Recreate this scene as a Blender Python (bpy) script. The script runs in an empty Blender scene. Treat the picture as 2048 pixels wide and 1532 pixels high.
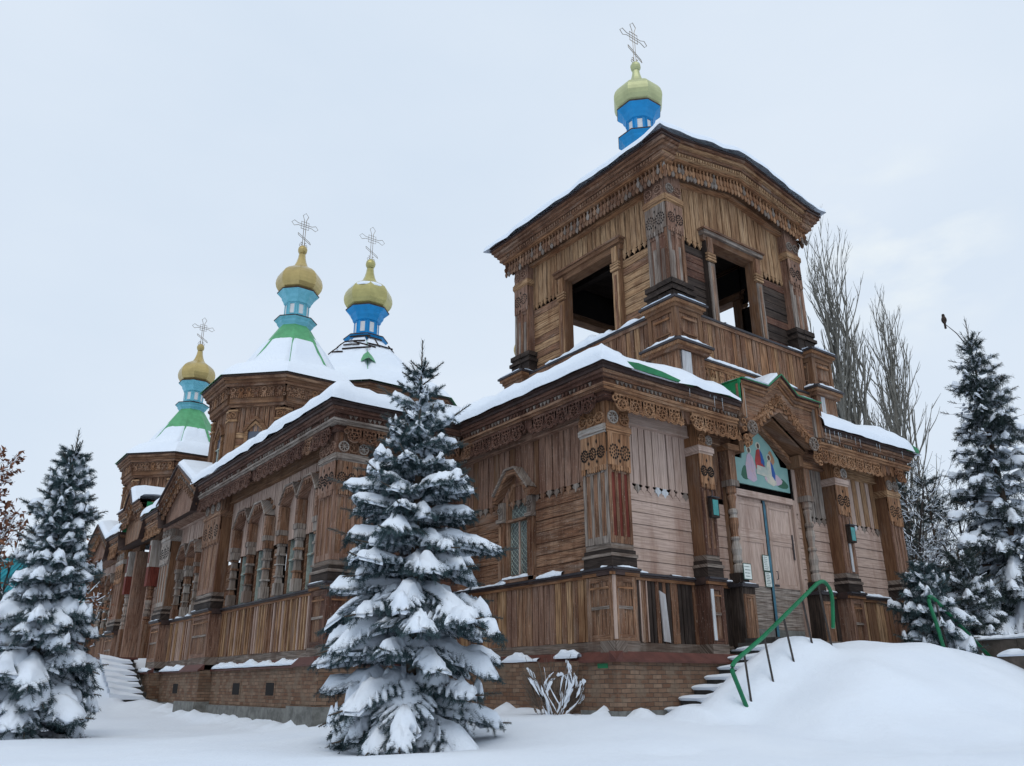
import bpy, math, random
import numpy as np
from mathutils import Vector, noise
PI=math.pi
rnd=random.Random(7)
def R_(a,b): return rnd.uniform(a,b)
scene=bpy.context.scene
COL=bpy.data.collections.new("place"); scene.collection.children.link(COL)
# ---------------------------------------------------------------- camera
FPX=1622.0; PITCH,YAW,ROLL=[math.radians(a) for a in (20.41,36.6,-0.2)]
CAM=Vector((-11.70,-12.333,1.5))
cy_,sy_=math.cos(YAW),math.sin(YAW)
Fv=Vector((sy_*math.cos(PITCH),cy_*math.cos(PITCH),math.sin(PITCH))); Rv=Vector((cy_,-sy_,0)); Uv=Rv.cross(Fv)
c_,s_=math.cos(ROLL),math.sin(ROLL); Rv,Uv=c_*Rv+s_*Uv,-s_*Rv+c_*Uv
cam=bpy.data.cameras.new("camera"); cam.lens=FPX/2048*36; cam.sensor_width=36; cam.clip_end=2000; cam.clip_start=.05
co=bpy.data.objects.new("camera",cam); COL.objects.link(co)
from mathutils import Matrix
M=Matrix((Rv,Uv,-Fv)).transposed().to_4x4(); M.translation=CAM; co.matrix_world=M
scene.camera=co
def at(px,py,dist):
    """world point seen in that direction at a horizontal distance"""
    d=Fv*FPX+Rv*(px-1024)-Uv*(py-766); h=math.hypot(d.x,d.y); return CAM+d*(dist/h)
# ---------------------------------------------------------------- materials
def newmat(name):
    m=bpy.data.materials.new(name); m.use_nodes=True; nt=m.node_tree; b=nt.nodes["Principled BSDF"]
    return m,nt,b
def N(nt,t,**k):
    n=nt.nodes.new(t)
    for a,v in k.items():
        if a.startswith("i_"): n.inputs[int(a[2:])].default_value=v
        else: setattr(n,a,v)
    return n
def L(nt,a,b): nt.links.new(a,b)
def mixc(nt,f,a,b,mode='MIX'):
    n=nt.nodes.new("ShaderNodeMix"); n.data_type='RGBA'; n.blend_type=mode
    for s,v in ((n.inputs[0],f),(n.inputs[6],a),(n.inputs[7],b)):
        if hasattr(v,"links") or hasattr(v,"is_linked"): nt.links.new(v,s)
        elif isinstance(v,(int,float)): s.default_value=v
        else: s.default_value=(*v,1)
    return n.outputs[2]
def mrange(nt,v,a,b,c=0.,d=1.):
    n=nt.nodes.new("ShaderNodeMapRange"); nt.links.new(v,n.inputs[0])
    for i,x in enumerate((a,b,c,d)): n.inputs[i+1].default_value=x
    return n.outputs[0]
def wood(name,dark,mid,light,grey=.25,greyc=(.27,.24,.22),streak=.75,rough=.85,paint=None,bump=.5):
    m,nt,b=newmat(name)
    uv=N(nt,"ShaderNodeUVMap",uv_map="UVMap")
    def nz(sx,sy,det=4,rough_=.6):
        mp=N(nt,"ShaderNodeMapping"); mp.inputs["Scale"].default_value=(sx,sy,1); L(nt,uv.outputs[0],mp.inputs[0])
        t=N(nt,"ShaderNodeTexNoise"); t.inputs["Scale"].default_value=1; t.inputs["Detail"].default_value=det; t.inputs["Roughness"].default_value=rough_
        L(nt,mp.outputs[0],t.inputs["Vector"]); return t.outputs[0]
    grain=nz(1.6,30); coarse=nz(.9,9,3); patch=nz(.55,3.2,6,.7); speck=nz(14,40,2)
    at_=N(nt,"ShaderNodeAttribute",attribute_name="tone")
    tone=at_.outputs["Fac"]
    c=mixc(nt,tone,dark,light)
    c=mixc(nt,mrange(nt,coarse,.35,.65),c,mid)
    c=mixc(nt,mrange(nt,grain,.44,.60,.0,streak),c,tuple(x*.38 for x in dark))
    c=mixc(nt,mrange(nt,patch,.52,.68,0,grey*1.6),c,greyc)
    tcw=N(nt,"ShaderNodeTexCoord"); mw=N(nt,"ShaderNodeMapping"); mw.inputs["Scale"].default_value=(1.3,1.3,.28); L(nt,tcw.outputs["Object"],mw.inputs[0])
    tw=N(nt,"ShaderNodeTexNoise"); tw.inputs["Scale"].default_value=1.; tw.inputs["Detail"].default_value=7; tw.inputs["Roughness"].default_value=.72; L(nt,mw.outputs[0],tw.inputs["Vector"])
    c=mixc(nt,mrange(nt,tw.outputs[0],.48,.66,0,.72),c,tuple(x*k for x,k in zip(dark,(.62,.50,.45))))
    if paint: c=mixc(nt,mrange(nt,speck,.62,.72,0,.55),c,paint)
    L(nt,c,b.inputs["Base Color"]); b.inputs["Roughness"].default_value=rough; b.inputs["Specular IOR Level"].default_value=.25
    bp=N(nt,"ShaderNodeBump"); bp.inputs["Strength"].default_value=bump; bp.inputs["Distance"].default_value=.01
    L(nt,grain,bp.inputs["Height"]); L(nt,bp.outputs[0],b.inputs["Normal"])
    return m
def flat(name,col,rough=.6,metal=0.,var=.25,scale=3.,col2=None,bump=0.,obj=True,spec=.3):
    m,nt,b=newmat(name)
    tc=N(nt,"ShaderNodeTexCoord"); t=N(nt,"ShaderNodeTexNoise"); t.inputs["Scale"].default_value=scale; t.inputs["Detail"].default_value=6
    t.inputs["Roughness"].default_value=.65
    L(nt,tc.outputs["Object"],t.inputs["Vector"])
    c2=col2 if col2 else tuple(x*(1-var) for x in col)
    c=mixc(nt,mrange(nt,t.outputs[0],.38,.62),col,c2)
    L(nt,c,b.inputs["Base Color"]); b.inputs["Roughness"].default_value=rough; b.inputs["Metallic"].default_value=metal; b.inputs["Specular IOR Level"].default_value=spec
    if bump:
        bp=N(nt,"ShaderNodeBump"); bp.inputs["Strength"].default_value=bump; bp.inputs["Distance"].default_value=.02
        L(nt,t.outputs[0],bp.inputs["Height"]); L(nt,bp.outputs[0],b.inputs["Normal"])
    return m
MT={}
MT['brown']=wood("brown_wood",(.090,.037,.019),(.222,.108,.060),(.43,.265,.165),grey=.36,greyc=(.28,.215,.17),paint=(.42,.35,.30))
MT['dkbrown']=wood("red_brown_wood",(.055,.022,.014),(.120,.054,.036),(.23,.125,.085),grey=.22,greyc=(.22,.155,.125),paint=(.38,.30,.26))
MT['tan']=wood("tan_wood",(.185,.086,.037),(.38,.225,.118),(.60,.41,.245),grey=.22,greyc=(.24,.17,.12))
MT['pink']=wood("faded_pink_wood",(.36,.255,.205),(.47,.345,.285),(.55,.415,.35),grey=.26,greyc=(.33,.24,.17),streak=.42)
MT['grey']=wood("weathered_grey_wood",(.13,.095,.075),(.26,.215,.18),(.42,.37,.33),grey=.45,greyc=(.12,.07,.045))
MT['white']=wood("bare_pale_wood",(.40,.42,.44),(.52,.54,.56),(.62,.63,.64),grey=.15,streak=.3)
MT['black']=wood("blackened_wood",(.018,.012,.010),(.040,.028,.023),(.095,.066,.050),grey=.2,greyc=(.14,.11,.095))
MT['orange']=wood("carved_wood",(.165,.070,.030),(.31,.155,.076),(.49,.29,.165),grey=.24,greyc=(.33,.25,.19))
MT['red']=wood("red_panel_wood",(.125,.022,.014),(.155,.032,.021),(.19,.050,.034),grey=.1)
MT['rose']=wood("rosy_brown_wood",(.140,.066,.042),(.265,.152,.104),(.385,.245,.175),grey=.3,greyc=(.26,.195,.16),paint=(.42,.35,.31))
MT['smooth']=wood("smooth_board",(.120,.055,.028),(.190,.098,.052),(.26,.150,.085),grey=.22,streak=.55,bump=.2)
MT['peel']=wood("peeling_white_wood",(.16,.105,.075),(.33,.29,.25),(.50,.475,.445),grey=.60,greyc=(.20,.11,.07),streak=.45)
MT['metal']=flat("dark_sheet_metal",(.05,.045,.05),.5,.3)
MT['rust']=flat("red_painted_sheet",(.115,.042,.032),.6,.0,.3)
MT['green']=flat("green_painted_sheet",(.015,.20,.075),.4,.0,.35)
MT['green2']=flat("pale_green_sheet",(.10,.36,.16),.5,.0,.25)
MT['railgreen']=flat("green_paint",(.01,.17,.07),.35,.0,.3)
MT['snow']=None
MT['dark']=flat("dark_gap",(.012,.009,.008),.9)
MT['glass']=flat("dusty_glass",(.10,.12,.12),.15,.0,.3,1.2,col2=(.20,.23,.22),spec=.5)
MT['skyglass']=flat("grey_window_glass",(.07,.085,.12),.12,.0,.2,1.5,spec=.6)
MT['lite']=flat("pale_window_paint",(.36,.42,.38),.6,.0,.45,6,col2=(.22,.24,.2))
MT['gold']=flat("gold_paint",(.50,.38,.155),.28,.5,.25,1.2)
MT['olive']=flat("olive_gold_paint",(.47,.42,.17),.28,.45,.22,1.2)
MT['paleol']=flat("pale_olive_paint",(.46,.48,.25),.42,.2,.22,1.2)
MT['blue']=flat("bright_blue_paint",(.008,.25,.56),.45,.0,.2,2)
MT['teal']=flat("turquoise_paint",(.17,.46,.56),.5,.0,.3,3,col2=(.12,.38,.45))
MT['strip']=flat("dull_blue_strip",(.045,.15,.21),.5,0,.4,4)
MT['panel']=flat("white_panel",(.62,.62,.62),.7,.0,.1)
MT['wire']=flat("gilt_wire",(.33,.28,.22),.5,.5,.3)
MT['trim']=flat("brown_gutter",(.06,.035,.03),.6,.0,.5,4)
MT['concrete']=flat("rough_concrete",(.20,.20,.185),.9,.0,.45,5,bump=.6)
def snowmat():
    m,nt,b=newmat("snow")
    tc=N(nt,"ShaderNodeTexCoord"); t=N(nt,"ShaderNodeTexNoise"); t.inputs["Scale"].default_value=5; t.inputs["Detail"].default_value=8; t.inputs["Roughness"].default_value=.7
    L(nt,tc.outputs["Object"],t.inputs["Vector"])
    t2=N(nt,"ShaderNodeTexNoise"); t2.inputs["Scale"].default_value=.5; t2.inputs["Detail"].default_value=3; L(nt,tc.outputs["Object"],t2.inputs["Vector"])
    c=mixc(nt,mrange(nt,t2.outputs[0],.35,.65),(.76,.815,.885),(.725,.785,.865))
    L(nt,c,b.inputs["Base Color"]); b.inputs["Roughness"].default_value=.8; b.inputs["Specular IOR Level"].default_value=.15
    bp=N(nt,"ShaderNodeBump"); bp.inputs["Strength"].default_value=.45; bp.inputs["Distance"].default_value=.06
    L(nt,t.outputs[0],bp.inputs["Height"]); L(nt,bp.outputs[0],b.inputs["Normal"])
    t3=N(nt,"ShaderNodeTexNoise"); t3.inputs["Scale"].default_value=38; t3.inputs["Detail"].default_value=4; L(nt,tc.outputs["Object"],t3.inputs["Vector"])
    b2=N(nt,"ShaderNodeBump"); b2.inputs["Strength"].default_value=.35; b2.inputs["Distance"].default_value=.01; L(nt,t3.outputs[0],b2.inputs["Height"]); L(nt,bp.outputs[0],b2.inputs["Normal"]); L(nt,b2.outputs[0],b.inputs["Normal"])
    return m
MT['snow']=snowmat()
def brickmat(name,cols,mortar,sc=1.):
    m,nt,b=newmat(name)
    uv=N(nt,"ShaderNodeUVMap",uv_map="UVMap")
    br=N(nt,"ShaderNodeTexBrick"); br.inputs["Scale"].default_value=1
    br.inputs["Brick Width"].default_value=.25*sc; br.inputs["Row Height"].default_value=.085*sc; br.inputs["Mortar Size"].default_value=.007
    br.inputs["Mortar Smooth"].default_value=.3; br.inputs["Bias"].default_value=-.2
    br.inputs["Color1"].default_value=(*cols[0],1); br.inputs["Color2"].default_value=(*cols[1],1); br.inputs["Mortar"].default_value=(*mortar,1)
    dn=N(nt,"ShaderNodeTexNoise"); dn.inputs["Scale"].default_value=3.5; dn.inputs["Detail"].default_value=3; L(nt,uv.outputs[0],dn.inputs["Vector"])
    va=N(nt,"ShaderNodeVectorMath",operation="SCALE"); va.inputs[3].default_value=.035; L(nt,dn.outputs[1],va.inputs[0]); vb=N(nt,"ShaderNodeVectorMath",operation="ADD"); L(nt,uv.outputs[0],vb.inputs[0]); L(nt,va.outputs[0],vb.inputs[1]); L(nt,vb.outputs[0],br.inputs["Vector"])
    def nz(s,d,r=.6):
        t=N(nt,"ShaderNodeTexNoise"); t.inputs["Scale"].default_value=s; t.inputs["Detail"].default_value=d; t.inputs["Roughness"].default_value=r
        L(nt,uv.outputs[0],t.inputs["Vector"]); return t.outputs[0]
    a=nz(.9,6); f=nz(9,5,.7); g=nz(2.3,4)
    c=mixc(nt,mrange(nt,g,.50,.60,0,.75),br.outputs[0],cols[2])      # worn plaster smear
    c=mixc(nt,mrange(nt,a,.55,.7,0,.55),c,(.12,.08,.055))
    c=mixc(nt,mrange(nt,f,.35,.7,.0,.5),c,(.10,.075,.06))
    L(nt,c,b.inputs["Base Color"]); b.inputs["Roughness"].default_value=.92; b.inputs["Specular IOR Level"].default_value=.1
    bp=N(nt,"ShaderNodeBump"); bp.inputs["Strength"].default_value=.8; bp.inputs["Distance"].default_value=.02
    inv=N(nt,"ShaderNodeMath",operation='SUBTRACT'); inv.inputs[0].default_value=1; L(nt,br.outputs[1],inv.inputs[1])
    ad=N(nt,"ShaderNodeMath",operation='ADD'); L(nt,inv.outputs[0],ad.inputs[0]); L(nt,f,ad.inputs[1])
    L(nt,ad.outputs[0],bp.inputs["Height"]); L(nt,bp.outputs[0],b.inputs["Normal"])
    return m
MT['brick']=brickmat("old_brick",((.17,.090,.056),(.31,.21,.145),(.21,.155,.112)),(.085,.068,.055))
# ---------------------------------------------------------------- mesh builder
FRONT=((0,0),(1,0),(0,-1))
class MB:
    def __init__(s,fr=None):
        s.fr=fr or ((0,0),(1,0),(0,1)); s.V=[];s.F=[];s.UV=[];s.T=[];s.MI=[];s.mats=[];s.warp=None;s.z0=0
        s.mat='brown'; s.tone=None
        (ux,uy),(nx,ny)=s.fr[1],s.fr[2]; s.flip=(ux*ny-uy*nx)<0
    def P(s,u,d,z):
        if s.warp: u,d,z=s.warp(u,d,z)
        (ox,oy),(ux,uy),(nx,ny)=s.fr
        return (ox+u*ux+d*nx, oy+u*uy+d*ny, z)
    def mi(s,mat):
        mat=mat or s.mat
        if mat not in s.mats: s.mats.append(mat)
        return s.mats.index(mat)
    def face(s,pts,g,tone,mat,off):
        i=len(s.V); s.V+=[s.P(*p) for p in pts]
        idx=list(range(i,i+len(pts)))
        if g=='z': uv=[(p[2],p[0]+p[1]+off) for p in pts]
        elif g=='u': uv=[(p[0],p[2]+p[1]+off) for p in pts]
        elif g=='b': uv=[(p[0]+p[1],p[2]) for p in pts]
        else: uv=[(p[1],p[0]+p[2]+off) for p in pts]
        if s.flip: idx.reverse(); uv.reverse()
        s.F.append(idx); s.UV+=uv; s.T.append(tone); s.MI.append(s.mi(mat))
    def tn(s,t):
        if t is None: t=s.tone
        return .22+.60*rnd.random() if t is None else t
    def box(s,u0,u1,d0,d1,z0,z1,g='z',tone=None,mat=None,skip=''):
        t=s.tn(tone); off=rnd.random()*40 if g!='b' else 0
        a=(u0,d0,z0);b=(u1,d0,z0);c=(u1,d1,z0);e=(u0,d1,z0);A=(u0,d0,z1);B=(u1,d0,z1);C=(u1,d1,z1);E=(u0,d1,z1)
        for nm,q in (('k',(a,A,B,b)),('f',(e,c,C,E)),('l',(a,e,E,A)),('r',(b,B,C,c)),('b',(a,b,c,e)),('t',(A,E,C,B))):
            if nm not in skip: s.face(q,g,t,mat,off)
    def prism(s,poly,d0,d1,g='z',tone=None,mat=None,back=False):
        t=s.tn(tone); off=rnd.random()*40 if g!='b' else 0
        s.face([(u,d1,z) for u,z in poly],g,t,mat,off)
        if back: s.face([(u,d0,z) for u,z in reversed(poly)],g,t,mat,off)
        n=len(poly)
        for i in range(n):
            (u0,z0),(u1,z1)=poly[i],poly[(i+1)%n]
            s.face([(u0,d0,z0),(u1,d0,z1),(u1,d1,z1),(u0,d1,z0)],g,t,mat,off)
    def strip(s,pts,w,d0,d1,tone=None,mat=None,closed=False,g='u'):
        """flat band of width w along a 2D polyline, extruded in d"""
        t=s.tn(tone); off=rnd.random()*40
        n=len(pts); Lf=[];Rt=[]
        for i in range(n):
            if closed: p0=pts[i-1];p1=pts[(i+1)%n]
            else: p0=pts[max(i-1,0)];p1=pts[min(i+1,n-1)]
            du,dz=p1[0]-p0[0],p1[1]-p0[1]; l=math.hypot(du,dz) or 1
            nx,nz=-dz/l*w/2,du/l*w/2
            Lf.append((pts[i][0]+nx,pts[i][1]+nz)); Rt.append((pts[i][0]-nx,pts[i][1]-nz))
        for i in range(n if closed else n-1):
            j=(i+1)%n; a,b,c,e=Lf[i],Lf[j],Rt[j],Rt[i]
            s.face([(p[0],d1,p[1]) for p in (a,b,c,e)],g,t,mat,off)
            s.face([(a[0],d0,a[1]),(b[0],d0,b[1]),(b[0],d1,b[1]),(a[0],d1,a[1])],g,t,mat,off)
            s.face([(e[0],d0,e[1]),(e[0],d1,e[1]),(c[0],d1,c[1]),(c[0],d0,c[1])],g,t,mat,off)
    def ring(s,cu,cz,r,w,d0,d1,n=12,a0=0,a1=None,**k):
        cl=a1 is None; a1=2*PI if cl else a1
        pts=[(cu+r*math.cos(a0+(a1-a0)*i/n),cz+r*math.sin(a0+(a1-a0)*i/n)) for i in range(n if cl else n+1)]
        s.strip(pts,w,d0,d1,closed=cl,**k)
    def lathe(s,cu,cd,prof,n=10,ph=0.,tone=None,mat=None,sq=None,g='z',mats=None):
        """prof: list of (r,z). faceted surface of revolution about a vertical axis"""
        t=s.tn(tone); off=rnd.random()*40
        for k in range(len(prof)-1):
            (r0,z0),(r1,z1)=prof[k],prof[k+1]
            mm=mats[k] if mats else mat
            for i in range(n):
                a,b=ph+2*PI*i/n,ph+2*PI*(i+1)/n
                q=[(cu+r0*math.cos(a),cd+r0*math.sin(a),z0),(cu+r0*math.cos(b),cd+r0*math.sin(b),z0),(cu+r1*math.cos(b),cd+r1*math.sin(b),z1),(cu+r1*math.cos(a),cd+r1*math.sin(a),z1)]
                if r1<1e-4: q=q[:3]
                elif r0<1e-4: q=[q[0],q[2],q[3]]
                s.face(q,g,t,mm,off)
    def tube(s,pts,r,n=5,tone=None,mat=None,r1=None):
        t=s.tn(tone); off=rnd.random()*40; rings=[]; P=[Vector(p) for p in pts]
        for i,p in enumerate(P):
            d=(P[min(i+1,len(P)-1)]-P[max(i-1,0)]).normalized()
            a=Vector((0,0,1)) if abs(d.z)<.9 else Vector((1,0,0)); x=d.cross(a).normalized(); y=d.cross(x)
            rr=r if r1 is None else r+(r1-r)*i/(len(P)-1)
            rings.append([p+x*rr*math.cos(2*PI*k/n)+y*rr*math.sin(2*PI*k/n) for k in range(n)])
        for i in range(len(P)-1):
            for k in range(n):
                k2=(k+1)%n
                s.face([rings[i][k],rings[i][k2],rings[i+1][k2],rings[i+1][k]],'z',t,mat,off)
        s.face(rings[-1],'z',t,mat,off)
    def build(s,name,parent=None,smooth=False,mat=None):
        me=bpy.data.meshes.new(name); me.from_pydata(s.V,[],s.F)
        uvl=me.uv_layers.new(name="UVMap"); uvl.data.foreach_set("uv",np.array(s.UV,dtype=np.float32).ravel())
        a=me.attributes.new("tone",'FLOAT','FACE'); a.data.foreach_set("value",np.array(s.T,dtype=np.float32))
        for m in s.mats: me.materials.append(MT[m])
        me.polygons.foreach_set("material_index",np.array(s.MI,dtype=np.int32))
        if smooth: me.polygons.foreach_set("use_smooth",[True]*len(s.F))
        me.update(); o=bpy.data.objects.new(name,me); COL.objects.link(o)
        if parent is not None: o.parent=parent; o.matrix_parent_inverse=parent.matrix_world.inverted() if False else Matrix.Translation(-Vector(parent['base'] if 'base' in parent else (0,0,0)))
        return o
def tag(o,label,cat,group=None,kind=None):
    o["label"]=label; o["category"]=cat
    if group: o["group"]=group
    if kind: o["kind"]=kind
    return o
def thing(name,loc,label,cat,group=None):
    o=bpy.data.objects.new(name,None); COL.objects.link(o); o.location=loc; o["base"]=tuple(loc); o.empty_display_size=.3
    return tag(o,label,cat,group)
def npmesh(name,V,Fc,mats,mi=None,tone=None,parent=None,smooth=False):
    """fast mesh from numpy arrays, all faces with the same number of corners"""
    V=np.asarray(V,dtype=np.float32); Fc=np.asarray(Fc,dtype=np.int32); k=Fc.shape[1]
    me=bpy.data.meshes.new(name); me.vertices.add(len(V)); me.vertices.foreach_set("co",V.ravel())
    me.loops.add(Fc.size); me.loops.foreach_set("vertex_index",Fc.ravel())
    me.polygons.add(len(Fc)); me.polygons.foreach_set("loop_start",np.arange(0,Fc.size,k,dtype=np.int32))
    for m in mats: me.materials.append(MT[m])
    if mi is not None: me.polygons.foreach_set("material_index",np.asarray(mi,dtype=np.int32))
    if smooth: me.polygons.foreach_set("use_smooth",np.ones(len(Fc),dtype=bool))
    if tone is not None:
        a=me.attributes.new("tone",'FLOAT','FACE'); a.data.foreach_set("value",np.asarray(tone,dtype=np.float32))
    me.update(calc_edges=True); me.validate()
    o=bpy.data.objects.new(name,me); COL.objects.link(o)
    if parent is not None: o.parent=parent; o.matrix_parent_inverse=Matrix.Translation(-Vector(parent['base']))
    return o
def nz(x,y,z=0.): return noise.noise(Vector((x,y,z)))
def smooth01(t): t=max(0.,min(1.,t)); return t*t*(3-2*t)
# ================================================================ the cathedral
CH=thing('cathedral',(5.87,0,.9),"brown carved wooden cathedral with snowy roofs, bell tower and onion domes","cathedral")
ZS,ZL,ZF,ZE=2.32,3.76,7.10,8.0        # skirt top, ledge top, frieze bottom, eave
FF=((0,0),(1,0),(0,-1)); SF=((0,0),(0,1),(-1,0)); NF=((-3.7,5.6),(1,0),(0,-1)); NS=((-3.7,0),(0,1),(-1,0))
TF=((2.85,.3),(1,0),(0,-1)); TS=((2.85,.3),(0,1),(-1,0))
SFp=((-.004,.004),(0,1),(-1,0)); NSp=((-3.704,.004),(0,1),(-1,0)); TSp=((2.846,.304),(0,1),(-1,0))
SNOW=MB()    # all thin snow on ledges, joined into one snow part
def snowstrip(fr,u0,u1,d0,d1,z,h,seed=0,broken=0.,warp=None):
    m=SNOW; keep=(m.fr,m.flip,m.warp); m.fr=fr; (ux,uy),(nx,ny)=fr[1],fr[2]; m.flip=(ux*ny-uy*nx)<0; m.warp=warp
    n=max(3,int(abs(u1-u0)/.09)); us=[u0+(u1-u0)*i/n for i in range(n+1)]
    prof=[(0,0.),(.0,.75),(.25,1.),(.6,.98),(.9,.7),(1.04,.25),(1.0,-.05)]
    rows=[]
    for i,u in enumerate(us):
        a=.72+.75*nz(u*1.7,seed+3.1,z)+.35*nz(u*6,seed,z*2); e=min(i,n-i)/max(1,min(3,n/2)); a*=min(1,math.sqrt(e)+.02)
        if broken and nz(u*.9+5,seed*2.7,z)<broken-.5: a=0
        a=max(a,0); dj=.02*nz(u*5,seed,4)
        rows.append([(u,d0+(d1-d0)*p+(dj if p>.5 else 0)*a,z+h*a*q) for p,q in prof] if a>.03 else None)
    for i in range(n):
        if rows[i] is None or rows[i+1] is None: continue
        for k in range(len(prof)-1): m.face([rows[i][k],rows[i+1][k],rows[i+1][k+1],rows[i][k+1]],'u',.5,'snow',0)
    m.fr,m.flip,m.warp=keep
def planks(m,u0,u1,d,z0,z1,pitch,mat,tip=None,th=.03,tipmats=None,ztop=None,batten=None):
    """vertical boards; ztop(u) may give a sloping top; tip = ornament length at the lower end"""
    zt=ztop or (lambda u:z1)
    zmx=max(zt(u0),zt((u0+u1)/2),zt(u1))
    m.prism([(u0,z0-(0 if tip is None else -.02)),(u1,z0+(0 if tip is None else .02)),(u1,zt(u1)),((u0+u1)/2,zt((u0+u1)/2)),(u0,zt(u0))],d-.06,d-.004,mat='dark',tone=.5)
    n=max(1,int(round((u1-u0)/pitch))); cuts=[u0+(u1-u0)*i/n for i in range(n+1)]
    for i in range(1,n): cuts[i]+=R_(-.14,.14)*pitch
    if batten:
        for i in range(1,n):
            if R_(0,1)<.07: continue
            w_=batten*R_(.8,1.2); m.box(cuts[i]-w_/2+R_(-.006,.006),cuts[i]+w_/2,d+.02,d+.062+R_(0,.012),z0+R_(0,.02),zt(cuts[i])-.004,mat=rnd.choice(['tan','tan','brown','pink']))
    for i in range(n):
        gp=.004+.05*pitch; a,b=cuts[i]+gp,cuts[i+1]-gp; t=th+R_(-.012,.012); dd=d; mm=mat if isinstance(mat,str) else rnd.choice(mat)
        if tip is None:
            zz=z0+R_(-.01,.01)
            m.prism([(a,zz),(b,zz),(b,zt(b)),(a,zt(a))],dd,dd+t,mat=mm)
        else:
            w=b-a; c=(a+b)/2; zz=z0+R_(-.012,.012)
            m.prism([(a,zz),(b,zz),(b,zt(b)),(a,zt(a))],dd,dd+t,mat=mm)
            tm=rnd.choice(tipmats) if tipmats else mm
            if tip=='spear': pl=[(a+.18*w,zz),(a+.18*w,zz-.03),(a+.02*w,zz-.045),(a+.1*w,zz-.09),(c-.04,zz-.12),(c,zz-.20),(c+.04,zz-.12),(b-.1*w,zz-.09),(b-.02*w,zz-.045),(b-.18*w,zz-.03),(b-.18*w,zz)]
            else: pl=[(a+.25*w,zz),(a+.25*w,zz-.04),(a,zz-.07),(a+.08*w,zz-.13),(a+.3*w,zz-.15),(c,zz-.22),(b-.3*w,zz-.15),(b-.08*w,zz-.13),(b,zz-.07),(b-.25*w,zz-.04),(b-.25*w,zz)]
            m.prism(pl,dd,dd+t+.002,mat=tm)
def siding(m,u0,u1,d,z0,z1,pitch,mat,th=.03):
    m.box(u0,u1,d-.08,d-.004,z0,z1,mat='dark',tone=.5,skip='k')
    n=max(1,int(round((z1-z0)/pitch)))
    for i in range(n):
        a,b=z0+(z1-z0)*i/n,z0+(z1-z0)*(i+1)/n; cuts=[u0,u1]
        if u1-u0>2.6 : cuts=[u0,R_(u0+.8,u1-.8),u1]
        for k in range(len(cuts)-1):
            t=th+R_(-.004,.006); uu0,uu1=cuts[k],cuts[k+1]-(.004 if k<len(cuts)-2 else 0)
            mm=mat if isinstance(mat,str) else rnd.choice(mat)
            t0=m.tn(None); off=rnd.random()*40; q=.012
            m.face([(uu0,d+t+q,a+.009),(uu1,d+t+q,a+.009),(uu1,d+t,b-.004),(uu0,d+t,b-.004)],'u',t0,mm,off)
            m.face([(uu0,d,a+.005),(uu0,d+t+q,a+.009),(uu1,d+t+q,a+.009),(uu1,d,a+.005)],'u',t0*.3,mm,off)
            m.face([(uu0,d,b-.004),(uu0,d+t,b-.004),(uu1,d+t,b-.004),(uu1,d,b-.004)],'u',t0,mm,off)
def ledge(m,u0,u1,d,z=ZL,out=.13,snow=.0,fr=None,broken=.0,seed=0,orange=True):
    m.box(u0,u1,d-.02,d+out,z-.045,z,g='u',mat='metal')
    m.box(u0,u1,d-.02,d+out-.035,z-.09,z-.047,g='u',mat='trim')
    if orange:
        m.box(u0,u1,d-.02,d+out-.06,z-.155,z-.092,g='u',mat='orange',tone=.1)
    if snow: snowstrip(fr or m.fr,u0+.02,u1-.02,d+.0,d+out,z,snow,seed,broken)
def frame_panel(m,u0,u1,d,z0,z1,w,mat,inner,dep=.04,mid=None):
    """raised frame around a recessed panel"""
    m.box(u0,u0+w,d,d+dep,z0,z1,mat=mat); m.box(u1-w,u1,d,d+dep,z0,z1,mat=mat)
    m.box(u0+w+.002,u1-w-.002,d,d+dep-.004,z0,z0+w,g='u',mat=mat); m.box(u0+w+.002,u1-w-.002,d,d+dep-.004,z1-w,z1,g='u',mat=mat)
    a,b=u0+w+.004,u1-w-.004; n=max(2,int((b-a)/.11))
    for i in range(n): m.box(a+(b-a)*i/n+.003,a+(b-a)*(i+1)/n-.003,d,d+.012+R_(0,.006),z0+w+.003,z1-w-.003,mat=inner)
def wheel(m,cu,cz,r,d0,d1,mat,spokes=8,tone=None,n=14):
    m.ring(cu,cz,r,r*.24,d0,d1,n=n,mat=mat,tone=tone)
    for k in range(spokes):
        a=PI*2*k/spokes+.2; m.strip([(cu+.16*r*math.cos(a),cz+.16*r*math.sin(a)),(cu+.92*r*math.cos(a),cz+.92*r*math.sin(a))],r*.15,d0+.004,d1-.006,mat=mat,tone=tone)
    m.prism([(cu+r*.2*math.cos(i*PI/3),cz+r*.2*math.sin(i*PI/3)) for i in range(6)],d0,d1,mat=mat,tone=tone)
def fringe(m,u0,u1,z,d0,d1,n,mat,ln=.09):
    for i in range(n):
        c=u0+(u1-u0)*(i+.5)/n; w=(u1-u0)/n*.36; l=ln*R_(.85,1.1)
        if R_(0,1)<.06: continue
        m.prism([(c-w,z+.01),(c-w,z-l*.45),(c-w*1.2,z-l*.62),(c-w*.6,z-l),(c+w*.6,z-l),(c+w*1.2,z-l*.62),(c+w,z-l*.45),(c+w,z+.01)],d0,d1,mat=mat)
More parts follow.
